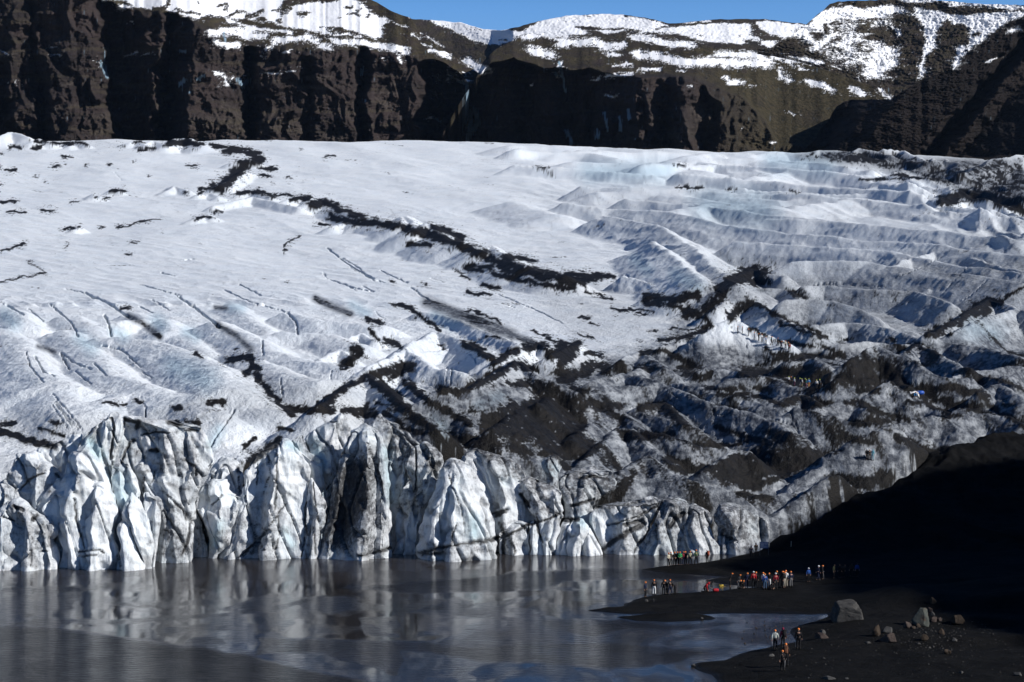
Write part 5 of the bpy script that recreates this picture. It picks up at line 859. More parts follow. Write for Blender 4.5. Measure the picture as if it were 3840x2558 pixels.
def proto(kind):
    if kind in PROTO: return PROTO[kind]
    J, A, L = pose_joints(kind)
    def build(name, add, legs, arms, head):
        v = [J['pel'], J['sp'], J['ch'], J['nk']]; e = [(0, 1), (1, 2), (2, 3)]; r = [(.135 + add, .11 + add), (.125 + add, .10 + add), (.155 + add, .11 + add), .055 + add * .6]
        if not arms: v, e, r = v[:2], [(0, 1)], r[:2]
        if head: v.append(J['hd'] + Vector((0, .01, -.03))); e.append((3, 4)); r.append(.06)
        if arms:
            for a in A:
                b = len(v); w_ = a[2] if head else a[1].lerp(a[2], .93)
                v += [a[0], a[1], w_]; e += [(2, b), (b, b + 1), (b + 1, b + 2)]; r += [.062 + add, .045 + add, .030 + add * .8]
                if head: v.append(a[2] + (a[2] - a[1]).normalized() * .075); e.append((b + 2, b + 3)); r.append((.034, .018))
        if legs:
            for l in L:
                b = len(v); an = l[2] if head else l[1].lerp(l[2], .92)
                v += [l[0], l[1], an]; e += [(0, b), (b, b + 1), (b + 1, b + 2)]; r += [.088 + add, .060 + add, .042 + add]
                if head: v.append(l[2] + Vector((0, -.13, -.045))); e.append((b + 2, b + 3)); r.append(.035)
        return skin_mesh(v, e, r, 0, name)
    body = build('body', 0, True, True, True)
    bm = bmesh.new(); bm.from_mesh(body)
    h = J['hd']; blob_bm(bm, h + Vector((0, 0, .03)), (.076, .096, .118))
    blob_bm(bm, h + Vector((0, -.100, .015)), (.013, .02, .022), None, 1)
    for s in (1, -1):
        blob_bm(bm, h + Vector((s * .030, -.083, .040)), (.011, .008, .008), 1, 1); blob_bm(bm, h + Vector((s * .077, .0, .02)), (.012, .022, .032), None, 1)
    blob_bm(bm, h + Vector((0, -.086, -.030)), (.024, .008, .006), 1, 1)
    for a in A:                                            # four fingers and a thumb, curled a little
        d = (a[2] - a[1]).normalized(); side = d.cross(Vector((0, -1, .2))).normalized(); nrm = d.cross(side); base = a[2] + d * .07
        for k, ln in enumerate((.064, .074, .070, .055)):
            p0 = base + side * (.026 - .0175 * k); p1 = p0 + d * ln * .5 + nrm * .008; tube_bm(bm, [p0, p1, p1 + (d * .8 + nrm * .6).normalized() * ln * .5], [.0095, .0085, .0065], 5)
        p0 = a[2] + d * .03 + side * .030; p1 = p0 + (d + side * .8).normalized() * .035; tube_bm(bm, [p0, p1, p1 + (d + nrm * .5).normalized() * .028], [.011, .010, .008], 5)
    bm.to_mesh(body); bm.free()
    for p in body.polygons: p.use_smooth = True
    body.materials.append(pm('skin')); body.materials.append(EYE)
    jacket = build('jacket', .022, False, True, False); trousers = build('trousers', .016, True, False, False)
    bm = bmesh.new()                                       # collar and hem
    tube_bm(bm, [J['nk'] - (J['nk'] - J['ch']) * .25, J['nk'] + (J['hd'] - J['nk']) * .30], [.085, .075], 12)
    bm.from_mesh(jacket); bm.to_mesh(jacket); bm.free()
    boots = []
    for l in L:
        bm = bmesh.new(); a = l[2]; tube_bm(bm, [a + Vector((0, 0, .10)), a + Vector((0, .01, .02)), a + Vector((0, 0, -.06))], [.058, .058, .062], 10)
        blob_bm(bm, a + Vector((0, -.085, -.045)), (.05, .12, .045)); bmesh.ops.transform(bm, matrix=Matrix.Identity(4), verts=bm.verts)
        for v in bm.verts: v.co.z = max(v.co.z, a.z - .09)
        me = bpy.data.meshes.new('boot'); bm.to_mesh(me); bm.free(); boots.append(me)
    bm = bmesh.new(); c = h + Vector((0, .008, .055)); blob_bm(bm, c, (.105, .125, .105), None, 3)
    bmesh.ops.bisect_plane(bm, geom=bm.verts[:] + bm.edges[:] + bm.faces[:], plane_co=c + Vector((0, 0, -.012)), plane_no=Vector((0, .12, -1)), clear_outer=True)
    tube_bm(bm, [c + Vector((0, 0, -.020)), c + Vector((0, 0, -.006))], [.112, .109], 20)
    hel = bpy.data.meshes.new('helmet'); bm.to_mesh(hel); bm.free()
    bm = bmesh.new(); blob_bm(bm, h + Vector((0, .02, .03)), (.100, .110, .135), None, 3); blob_bm(bm, J['nk'] + Vector((0, .07, .0)), (.13, .07, .06), None, 2)
    hood = bpy.data.meshes.new('hood'); bm.to_mesh(hood); bm.free()
    for me in (jacket, trousers, hel, hood, *boots):
        me.materials.append(pm('black'))
        for p in me.polygons: p.use_smooth = True
    PROTO[kind] = dict(body=body, jacket=jacket, trousers=trousers, boots=boots, helmet=hel, hood=hood, J=J, A=A)
    return PROTO[kind]
def child(name, me, parent, col=None):
    o = link(bpy.data.objects.new(name, me), parent)
    if col: o.material_slots[0].link = 'OBJECT'; o.material_slots[0].material = pm(col)
    return o
def person(ground, x, yh, yf, pose, rot, jac, tro, hel, label, group, hold=None, scale=None):
    P = proto(pose); p = ground(x, yf)
    hpx = yf - yh; full = {'bend': 1.15, 'kneel': 1.05, 'stoop': 1.72}.get(pose, 1.82)
    s = scale or float(np.clip(hpx * p.y / F / full, .86, 1.10))
    r = empty('person', p, math.radians(rot)); r.scale = (s, s, s); tag(r, label, 'person', group)
    child('body', P['body'], r); child('jacket', P['jacket'], r, jac); child('trousers', P['trousers'], r, tro)
    for b in P['boots']: child('boot', b, r, 'boot')
    if hel.startswith('hood'): child('hood', P['hood'], r, hel[5:] or jac)
    else: child('helmet', P['helmet'], r, hel)
    M = Matrix.Translation(p) @ Matrix.Rotation(math.radians(rot), 4, 'Z') @ Matrix.Scale(s, 4)
    if hold:
        side, dx, dy, dz, lab = hold; a = P['A'][side]; hp = M @ (a[2] + (a[2] - a[1]).normalized() * .085)
        axe(hp, Vector((dx, dy, dz)).normalized(), lab)
    return r, M
def axe(hp, d, lab):
    t = empty('ice_axe', hp); tag(t, lab, 'ice axe', 'ice axes in the hands of the walkers')
    bm = bmesh.new(); tube_bm(bm, [-d * .10, d * .30, d * .68], [.014, .013, .011], 8); obj_bm('shaft', bm, pm('steel'), t, True)
    n = d.cross(Vector((0, 1, .1))).normalized(); bm = bmesh.new(); c = -d * .10
    tube_bm(bm, [c - n * .13 + d * .02, c, c + n * .11], [.006, .014, .024], 6); obj_bm('axe_head', bm, pm('steel'), t)
def rounded_box(bm, c, s, b=.03):
    r = bmesh.ops.create_cube(bm, size=1, matrix=Matrix.Translation(c) @ Matrix.Diagonal((*s, 1)))
    bmesh.ops.bevel(bm, geom=list({e for v in r['verts'] for e in v.link_edges}), offset=b, segments=2, affect='EDGES', profile=.6)
def backpack(M, pose, col, lab):
    J = PROTO[pose]['J']; c = (J['sp'] + J['ch']) / 2; up = (J['ch'] - J['sp']).normalized(); back = up.cross(Vector((-1, 0, 0))).normalized()
    if back.y < 0: back = -back
    R = Matrix((Vector((1, 0, 0)), back, up)).transposed().to_4x4()
    t = empty('backpack', (0, 0, 0)); t.matrix_world = M @ Matrix.Translation(c + back * .24 + up * .05) @ R
    tag(t, lab, 'backpack', 'backpacks on the walkers')
    bm = bmesh.new(); rounded_box(bm, Vector((0, 0, 0)), (.32, .22, .52), .07); obj_bm('pack_bag', bm, pm(col), t, True)
    bm = bmesh.new(); rounded_box(bm, Vector((0, .0, .29)), (.30, .24, .10), .04); obj_bm('pack_lid', bm, pm(col), t, True)
    bm = bmesh.new(); rounded_box(bm, Vector((0, .13, -.08)), (.22, .08, .24), .03); obj_bm('pocket', bm, pm(col), t, True)
    for s in (1, -1):
        bm = bmesh.new(); tube_bm(bm, [Vector((s * .11, -.08, .24)), Vector((s * .12, -.30, .20)), Vector((s * .13, -.36, .0)), Vector((s * .13, -.10, -.2))], [.02] * 4, 6); obj_bm('strap', bm, pm('black'), t, True)
G1 = 'walkers lined up on the far black spit'
a1 = ' in the far spit row'
for d in [
 (2507, 2071.6, 2125, 'front', 40, 'cream', 'black', 'orange', 'leftmost person' + a1 + ', in a grey and cream jacket', G1, (0, -.35, -.1, -1, 'thin steel ice axe pointing down beside the leftmost person on the far spit')),
 (2515.7, 2072.6, 2120, 'stand', 30, 'brown', 'black', 'orange', 'person in dark brown jacket half hidden second from left' + a1, G1),
 (2522, 2073, 2119.5, 'stoop', 70, 'char', 'black', 'orange', 'person in charcoal jacket third from left' + a1, G1),
 (2530, 2071.6, 2120.5, 'front', 25, 'black', 'black', 'orange', 'person in black with pale hands clasped, fourth from left' + a1, G1),
 (2540, 2072, 2120.5, 'stand', 10, 'black', 'black', 'orange', 'person in plain black left of the green jacket' + a1, G1),
 (2550, 2067.5, 2120.5, 'front', -10, 'green', 'black', 'orange', 'person in bright green jacket with folded arms' + a1, G1),
 (2563.6, 2067.5, 2119.5, 'stand', 20, 'dred', 'navy', 'orange', 'person in dark red jacket right of the green jacket' + a1, G1),
 (2570.7, 2067, 2119, 'stand', -15, 'black', 'black', 'orange', 'person in black between red and tan jackets' + a1, G1),
 (2588, 2064.8, 2119, 'wide', 10, 'tan', 'black', 'orange', 'person in tan vest with legs apart' + a1, G1),
 (2611, 2060, 2118.5, 'wide', -150, 'dgreen', 'black', 'orange', 'tall person in dark green jacket holding an axe, right end of the far row', G1, (1, .9, 0, -.3, 'steel ice axe held out by the tall person in dark green'))]:
    person(on_shore, *d)
r_, M_ = person(on_shore, 2652, 2066.7, 2112, 'stand', -150, 'navy', 'black', 'white', 'person in white helmet and navy jacket standing apart with a rust red backpack', G1)
backpack(M_, 'stand', 'rust', 'rust red backpack worn by the person in white helmet on the far spit')
for d in [(2817, 2057, 2096, 'stand', 160, 'navy', 'black', 'hood', 'hooded person in navy in deep shade left of the signboard', 'people in the shade by the signboard'),
          (2835, 2037, 2085, 'stand', -170, 'black', 'black', 'hood brown', 'tall dark figure in deep shade just left of the signboard', 'people in the shade by the signboard')]: person(on_shore, *d)
G2 = 'walkers at the water edge of the middle spit'
for d in [
 (2420, 2179.6, 2240, 'stand', 60, 'navy', 'black', 'orange', 'person in navy jacket standing at the tip of the middle spit, farthest left', G2, (0, 1, -.2, -.05, 'ice axe pointing right from the person farthest left on the middle spit')),
 (2453, 2171.5, 2233, 'stand', 175, 'black', 'white', 'orange', 'person in black jacket and white trousers near the water', G2),
 (2488.6, 2174.6, 2231, 'stand', 170, 'black', 'black', 'hood black', 'person in black hood without helmet, arms hanging, by the water', G2, (1, -.6, 0, -.8, 'dark walking axe slanting left from the black hooded person')),
 (2501, 2179, 2229, 'stoop', -60, 'black', 'black', 'orange', 'person in black leaning behind the pair of black jackets on the middle spit', G2),
 (2513, 2171, 2230, 'wide', -170, 'black', 'navy', 'orange', 'person in black jacket and navy trousers beside the bent over walker', G2, (0, .45, 0, -1, 'pale ice axe pointing down beside the person in navy trousers')),
 (2531.7, 2190, 2228, 'bend', -120, 'black', 'black', 'black', 'person in black bent double at the right of the water edge group', G2),
 (2640, 2183, 2221, 'kneel', 80, 'red', 'black', 'hood red', 'person in red jacket kneeling on the sand to fix boots', G2),
 (2653, 2183, 2219, 'bend', 110, 'black', 'black', 'hood black', 'person in black bent over beside the kneeling red jacket', G2)]: person(on_shore, *d)
G3 = 'crowd gathered on the middle spit'
c3 = ' in the crowd on the middle spit'
for d in [
 (2738, 2165, 2210, 'stoop', 70, 'black', 'black', 'orange', 'person in black stooping at the left end of the crowd', G3),
 (2769, 2155.5, 2207, 'stoop', 50, 'char', 'grey', 'orange', 'person in charcoal jacket looking down' + c3, G3),
 (2779, 2179, 2208, 'kneel', 30, 'black', 'black', 'orange', 'person in black crouching at the feet of the charcoal jacket', G3),
 (2787, 2174, 2206, 'kneel', -40, 'black', 'brown', 'orange', 'person in black kneeling left of the blue grey coat', G3),
 (2799, 2146, 2205, 'stoop', 20, 'navy', 'navy', 'orange', 'person in navy with one knee bent' + c3, G3),
 (2826, 2140.6, 2204, 'stand', 180, 'red', 'black', 'white', 'person in bright red jacket and white helmet' + c3, G3),
 (2835, 2142.6, 2203, 'stand', 150, 'black', 'black', 'orange', 'person in black tucked behind the bright red jacket', G3),
 (2861.8, 2144.7, 2205, 'stand', 120, 'white', 'black', 'orange', 'person in white jacket behind the blue jacket', G3),
 (2868.6, 2150, 2212.6, 'stand', -170, 'blue', 'jeans', 'orange', 'person in blue jacket and jeans seen from behind' + c3, G3),
 (2885, 2147, 2204, 'front', -20, 'black', 'white', 'orange', 'person in black jacket and pale trousers' + c3, G3),
 (2889, 2182, 2212, 'kneel', 60, 'black', 'black', 'hood black', 'person in black crouching low between blue and dark red jackets', G3),
 (2909, 2146.7, 2210.6, 'stand', -165, 'dred', 'char', 'white', 'person in dark red jacket and white helmet' + c3, G3),
 (2913, 2139, 2203, 'stand', 15, 'black', 'black', 'orange', 'person in black standing behind the dark red jacket', G3),
 (2936, 2139.6, 2204, 'stand', -30, 'black', 'black', 'orange', 'person in black third from the right end of the crowd', G3),
 (2942, 2143, 2206, 'stand', 40, 'black', 'beige', 'orange', 'person in black with beige trousers near the right end of the crowd', G3),
 (2947, 2136.5, 2204, 'stand', 170, 'white', 'beige', 'orange', 'tall person with a white stripe down the back' + c3, G3),
 (2966, 2140.6, 2203.8, 'stand', -150, 'navy', 'grey', 'orange', 'person in navy jacket and grey trousers at the right end of the crowd', G3)]: person(on_shore, *d)
G4 = 'walkers at the edge of the shadow'
for d in [
 (3032, 2140.5, 2183, 'stand', 20, 'blue', 'black', 'white', 'small person in blue with white helmet alone at the shadow edge', G4),
 (3067, 2118.7, 2176.5, 'walk', 100, 'navy', 'navy', 'white', 'person in navy with pale hat walking at the shadow edge', G4),
 (3084.7, 2122.8, 2174, 'stand', 80, 'black', 'black', 'orange', 'person in black with orange helmet beside the pale hat', G4, (0, .1, 0, -1, 'bright steel ice axe beside the person in black at the shadow edge')),
 (3127, 2120.8, 2170, 'stand', 60, 'olive', 'black', 'hood black', 'dim person in olive jacket, first inside the shadow', G4),
 (3150, 2121, 2168, 'stand', -30, 'black', 'black', 'hood black', 'dim person in black inside the shadow between olive and brown', G4),
 (3162, 2125, 2167, 'stoop', 30, 'char', 'black', 'hood black', 'dim person in charcoal stooping inside the shadow', G4),
 (3193, 2128, 2164, 'stoop', 0, 'brown', 'black', 'hood black', 'dim person in brown inside the shadow left of the blue jacket', G4),
 (3214, 2119.4, 2164, 'stand', 20, 'blue', 'black', 'hood black', 'dim person in blue jacket farthest right inside the shadow', G4)]: person(on_shore, *d)
G5 = 'five walkers on the near beach'
near = [
 (2907, 2360.6, 2439.7, 'walk', 170, 'pale', 'black', 'orange', 'person in pale grey jacket walking away along the near water edge', G5, (0, .1, 0, -1, 'ice axe in the right hand of the pale grey jacket')),
 (2936.5, 2352, 2432, 'stand', -160, 'maroon', 'black', 'hood maroon', 'person in maroon hood carrying a black backpack on the near beach', G5),
 (2994.6, 2355, 2436.5, 'stand', 175, 'black', 'black', 'orange', 'person in long black coat standing apart at the right on the near beach', G5, (0, .08, .05, -1, 'ice axe hanging beside the black coat at the right')),
 (2947, 2410, 2499.6, 'stand', 175, 'black', 'black', 'orange', 'person in black carrying a brown backpack on the near beach', G5),
 (2935, 2436.5, 2517.5, 'walk', 180, 'black', 'black', 'orange', 'nearest person of all, in black, walking away up the near beach', G5, (1, -.05, .0, -1, 'ice axe in the left hand of the nearest person'))]
for k_, d in enumerate(near):
    r_, M_ = person(on_shore, *d)
    if k_ == 1: backpack(M_, 'stand', 'black', 'black backpack on the person in the maroon hood')
    if k_ == 3: backpack(M_, 'stand', 'hide', 'brown leather backpack on the near beach walker in black')
G6 = 'file of walkers on the pale ice ridge'
f6 = ' in the file on the pale ice ridge'
T6 = lambda a, b: (a / 9.054 + 2740, b / 9.054 + 1220)
for a, b, c, pose, rot, jac, tro, hel, lab in [
 (240, 120, 325, 'stand', 70, 'black', 'black', 'orange', 'person in black at the head of the file on the pale ice ridge'),
 (395, 175, 340, 'stand', 80, 'char', 'black', 'orange', 'second person from the top' + f6 + ', in charcoal'),
 (610, 205, 430, 'stand', 80, 'navy', 'black', 'orange', 'third person from the top' + f6 + ', in navy'),
 (800, 250, 510, 'stand', 90, 'navy', 'navy', 'orange', 'fourth person from the top' + f6 + ', all navy'),
 (950, 300, 560, 'stand', 110, 'black', 'black', 'orange', 'person in black just uphill of the white jacket in the ice ridge file'),
 (1060, 355, 600, 'front', 60, 'white', 'black', 'orange', 'person in white jacket in the middle of the file on the pale ice ridge'),
 (1200, 415, 650, 'stand', 70, 'blue', 'black', 'orange', 'person in blue jacket just downhill of the white jacket in the ice ridge file'),
 (1385, 425, 735, 'walk', 80, 'teal', 'black', 'orange', 'person in dark teal mid stride' + f6),
 (1590, 485, 770, 'walk', 80, 'black', 'black', 'orange', 'person in black mid stride in the lower half of the file'),
 (1720, 540, 800, 'walk', 60, 'navy', 'navy', 'orange', 'person in navy fourth from the low end' + f6),
 (1860, 590, 855, 'stand', 20, 'cream', 'char', 'orange', 'person in cream jacket near the low end' + f6),
 (1960, 610, 862, 'stand', 100, 'olive', 'black', 'orange', 'person in olive jacket beside the red jacket' + f6),
 (2005, 620, 890, 'stand', 170, 'red', 'black', 'orange', 'person in bright red jacket at the low end of the file')]:
    (x, yh), (_, yf) = T6(a, b), T6(a, c); person(on_glacier, x, yh, yf, pose, rot, jac, tro, hel, lab, G6)
G7 = 'group in lime helmets before the black ridge'
g7 = ' in the lime helmet group'
T7 = lambda a, b: (a / 13.08 + 2930, b / 13.08 + 1390)
for a, b, c, pose, rot, jac, tro, hel, lab in [
 (370, 275, 705, 'point', 180, 'white', 'black', 'lime', 'person stretching out one arm at the left end of the lime helmet group'),
 (480, 330, 710, 'stand', 20, 'black', 'black', 'orange', 'person in black with the only orange hat' + g7),
 (640, 340, 755, 'stand', 110, 'white', 'purple', 'lime', 'person in white jacket and purple trousers' + g7),
 (905, 345, 785, 'stand', 120, 'grey', 'grey', 'lime', 'person in grey jacket left of the dark backpack' + g7),
 (1000, 405, 800, 'stand', 130, 'white', 'khaki', 'lime', 'person in white jacket and khaki trousers' + g7),
 (1165, 385, 800, 'stand', 10, 'black', 'black', 'lime', 'person all in black near the middle' + g7),
 (1225, 455, 850, 'stand', 60, 'teal', 'purple', 'lime', 'person in teal jacket and purple trousers' + g7),
 (1350, 430, 860, 'stand', 180, 'sky', 'ochre', 'lime', 'person in bright blue jacket and ochre trousers' + g7),
 (1735, 470, 890, 'stand', 175, 'white', 'char', 'lime', 'person in white jacket and dark trousers second from the right' + g7),
 (1880, 465, 885, 'stand', 140, 'grey', 'black', 'lime', 'person in grey jacket at the right end of the lime helmet group')]:
    (x, yh), (_, yf) = T7(a, b), T7(a, c); r_, M_ = person(on_glacier, x, yh, yf, pose, rot, jac, tro, hel, lab, G7)
    if a == 1000: backpack(M_, 'stand', 'navy', 'dark navy backpack on the white jacket of the lime helmet group')
for d in [(3427.6, 1476, 1493, 'kneel', 30, 'sky', 'navy', 'orange', 'person in blue crouching left of the blue and white bundle', 'pair at the blue bundle'), (3444.8, 1485, 1498, 'kneel', 200, 'white', 'white', 'orange', 'person in white crouching in front of the blue and white bundle', 'pair at the blue bundle'),
          (3251, 1698, 1730, 'stand', 30, 'black', 'black', 'white', 'person in black, left of the trio standing by the grey ice slab', 'trio by the grey ice slab'), (3260.8, 1694, 1732, 'stand', 200, 'char', 'brown', 'white', 'person in charcoal jacket and dark brown trousers amid the trio by the grey ice slab', 'trio by the grey ice slab'), (3271.7, 1704, 1733, 'stoop', 150, 'cyan', 'cyan', 'hood cyan', 'person in pale teal, right of the trio by the grey ice slab', 'trio by the grey ice slab')]: person(on_glacier, *d)
# ================================================================ THINGS ON THE SHORE
def sit(ground, x, y): return ground(x, y)
p = on_shore(2684, 2219); t = empty('duffel_bag', p + Vector((0, 0, .14)), .2); tag(t, 'red bag lying on the middle spit right of the kneeling person', 'bag')
bm = bmesh.new(); rounded_box(bm, Vector((0, 0, .02)), (.62, .34, .32), .13); obj_bm('bag_body', bm, pm('red'), t, True)
bm = bmesh.new(); tube_bm(bm, [Vector((-.2, -.05, .16)), Vector((-.1, -.05, .25)), Vector((.1, -.05, .25)), Vector((.2, -.05, .16))], [.02] * 4); obj_bm('handle', bm, pm('black'), t, True)
p = on_shore(2703.6, 2215); t = empty('rope_coil', p + Vector((0, 0, .05)), 0); tag(t, 'coiled yellow rope lying on the middle spit beside the red bag', 'rope')
bm = bmesh.new(); pts = [Vector(((.20 + .05 * math.sin(i * 1.7)) * math.cos(i * .55), (.16 + .04 * math.cos(i * 2.3)) * math.sin(i * .55), .012 * i / 3)) for i in range(46)]; tube_bm(bm, pts, [.022] * 46); obj_bm('rope', bm, pm('yellow'), t, True)
bm = bmesh.new(); tube_bm(bm, [Vector((.22, 0, .02)), Vector((.40, -.1, .0)), Vector((.52, .05, -.02))], [.02] * 3); obj_bm('rope_end', bm, pm('yellow'), t, True)
p = on_glacier(3440, 1483); t = empty('bundle', p + Vector((0, 0, .30)), math.radians(8)); tag(t, 'blue and white bundle lying on the dark ridge above two crouching people', 'bundle')
bm = bmesh.new(); tube_bm(bm, [Vector((-.1, 0, 0)), Vector((.0, 0, .02)), Vector((.55, 0, .06)), Vector((1.0, .03, .10)), Vector((1.14, .03, .10))], [.2, .34, .36, .30, .12], 14); obj_bm('blue_roll', bm, flat('blue_tarpaulin', (.012, .08, .42), .45, .4), t, True)
bm = bmesh.new(); bmesh.ops.create_grid(bm, x_segments=20, y_segments=12, size=.5)
for v in bm.verts: v.co = Vector((v.co.x * 1.35 - .62, v.co.y * 1.0 + .05, .30 + .07 * math.sin(v.co.x * 9) * math.cos(v.co.y * 7) - 1.1 * v.co.y ** 2 - .25 * max(0, -v.co.x - .2)))
o_ = obj_bm('white_cover', bm, pm('white'), t, True); m_ = o_.modifiers.new('thick', 'SOLIDIFY'); m_.thickness = .06
# signboard
p = on_shore(2865.5, 2083); D_ = p.y; t = empty('signboard', p, math.radians(-4)); tag(t, 'blue notice board with rows of white writing on two posts in the shade', 'sign')
w_ = 31 / F * D_; h_ = 24 / F * D_; zb = 26 / F * D_
BL, WH = flat('sign_blue', (.02, .06, .20), .5), flat('sign_white', (.42, .48, .56), .5)
bm = bmesh.new(); rounded_box(bm, Vector((0, 0, zb + h_ / 2)), (w_, .04, h_), .008); obj_bm('panel', bm, BL, t)
for s in (-1, 1):
    bm = bmesh.new(); rounded_box(bm, Vector((s * (w_ / 2 + .012), .0, (zb + h_) / 2 - .15)), (.07, .07, zb + h_ + .3), .01); obj_bm('post', bm, flat('post_grey', (.07, .07, .075)), t)
bm = bmesh.new(); rnd = random.Random(3)
def mark(x0, x1, z0, z1): rounded_box(bm, Vector(((x0 + x1) / 2 * w_ - w_ / 2, -.024, zb + h_ * (z0 + z1) / 2)), ((x1 - x0) * w_, .006, (z1 - z0) * h_), .001)
for z0 in (.86, .80, .72, .55, .49): 
    x = .53
    while x < .95: q = rnd.uniform(.03, .10); mark(x, min(x + q, .97), z0, z0 + .045); x += q + .02
for z0, hh in ((.27, .09), (.15, .06), (.06, .05)):
    x = .05
    while x < .93: q = rnd.uniform(.03, .07); mark(x, min(x + q, .96), z0 + rnd.uniform(0, .02), z0 + hh); x += q + .018
mark(.04, .46, .44, .49)
for q in ((.05, .22, .83, .88), (.05, .09, .70, .88), (.05, .22, .68, .73), (.18, .22, .56, .73), (.05, .22, .53, .58), (.27, .31, .53, .88), (.27, .42, .83, .88), (.39, .43, .58, .84), (.27, .42, .53, .58)): mark(*q)
obj_bm('writing', bm, WH, t)
p = on_shore(2967, 2050); t = tag(empty('marker_stake', p), 'thin pale marker stake standing alone in the dark slope right of the signboard', 'stake')
bm = bmesh.new(); tube_bm(bm, [Vector((-.02, 0, -.2)), Vector((0, 0, .55)), Vector((.03, 0, .62))], [.035, .035, .02], 8); obj_bm('pole', bm, pm('pale'), t, True)
bm = bmesh.new(); tube_bm(bm, [Vector((0, 0, .40)), Vector((0, 0, .47))], [.043, .043], 8); obj_bm('band', bm, pm('grey'), t, True)
# ================================================================ ROCKS
def rock_mat(name, c1, c2, c3):
    m = NT(name); n = m.noise(1.6, 6, .65); n2 = m.noise(9, 5, .7); n3 = m.noise(.9, 4)
    col = m.mix(m.ramp(n, .35, .65), c1, c2); col = m.mix(m.ramp(n3, .55, .7, 0, .8), col, c3); col = m.mix(m.ramp(n2, .55, .75, 0, .5), col, tuple(v * .5 for v in c1))
    return m.done(col, .9, m.bump(m.math('ADD', n, m.math('MULTIPLY', n2, .6)), .8, .10), .1)
RM = dict(grey=rock_mat('boulder_grey', (.040, .039, .038), (.085, .082, .078), (.03, .03, .03)), pale=rock_mat('rock_pale_rust', (.055, .062, .058), (.085, .092, .083), (.09, .048, .028)), red=rock_mat('rock_reddish', (.050, .040, .036), (.080, .062, .055), (.042, .032, .03)), brown=rock_mat('rock_brown', (.042, .032, .025), (.066, .05, .038), (.03, .026, .024)), ash=rock_mat('rock_ash', (.055, .054, .053), (.09, .088, .085), (.035, .035, .035)))
def rock(x0, x1, y0, y1, mat, label, seed, planes=9, sharp=1.0, group=None, name='rock', cat='rock', depth=.8, ground=on_shore):
    rs = np.random.RandomState(seed); xc = (x0 + x1) / 2; p = ground(xc, y1 - 2)
    W = (x1 - x0) / F * p.y; H = (y1 - y0) / F * p.y
    bm = bmesh.new(); bmesh.ops.create_icosphere(bm, subdivisions=5 if W > 1 else 4, radius=1)
    d = np.array([v.co for v in bm.verts]); n = rs.normal(size=(planes, 3)); n[:, 2] = np.abs(n[:, 2]) * .8; n /= np.linalg.norm(n, axis=1)[:, None]; k = rs.uniform(.45, .95, planes)
    dot = d @ n.T; r = np.min(np.where(dot > .05, k[None] / np.maximum(dot, .05), 9), 1); r = np.minimum(r, 1.5)
    r = r * (1 + .07 * noise3(d[:, 0] * 1.6, d[:, 1] * 1.6, d[:, 2] * 1.6, seed) + .035 * noise3(d[:, 0] * 5, d[:, 1] * 5, d[:, 2] * 5, seed + 1) + .015 * noise3(d[:, 0] * 14, d[:, 1] * 14, d[:, 2] * 14, seed + 2))
    q = d * r[:, None]; q[:, 0] -= (q[:, 0].max() + q[:, 0].min()) / 2; q[:, 0] *= W / np.ptp(q[:, 0]); q[:, 1] *= W * depth / np.ptp(q[:, 1])
    q[:, 2] = (q[:, 2] - q[:, 2].min()) / np.ptp(q[:, 2]) * H * 1.25 - H * .25
    for v, c in zip(bm.verts, q): v.co = c
    o = obj_bm(name, bm, RM[mat], None, True); o.location = p; o.rotation_euler = (0, 0, 0)
    return tag(o, label, cat, group)
TR = lambda a: (a[0] / 2.98 + 3050, a[1] / 2.98 + 3050, a[2] / 2.98 + 2180, a[3] / 2.98 + 2180)
rock(*TR((200, 545, 222, 438)), 'grey', 'largest grey boulder with a crest, standing at the end of the water inlet', 3, 8, name='boulder', cat='boulder')
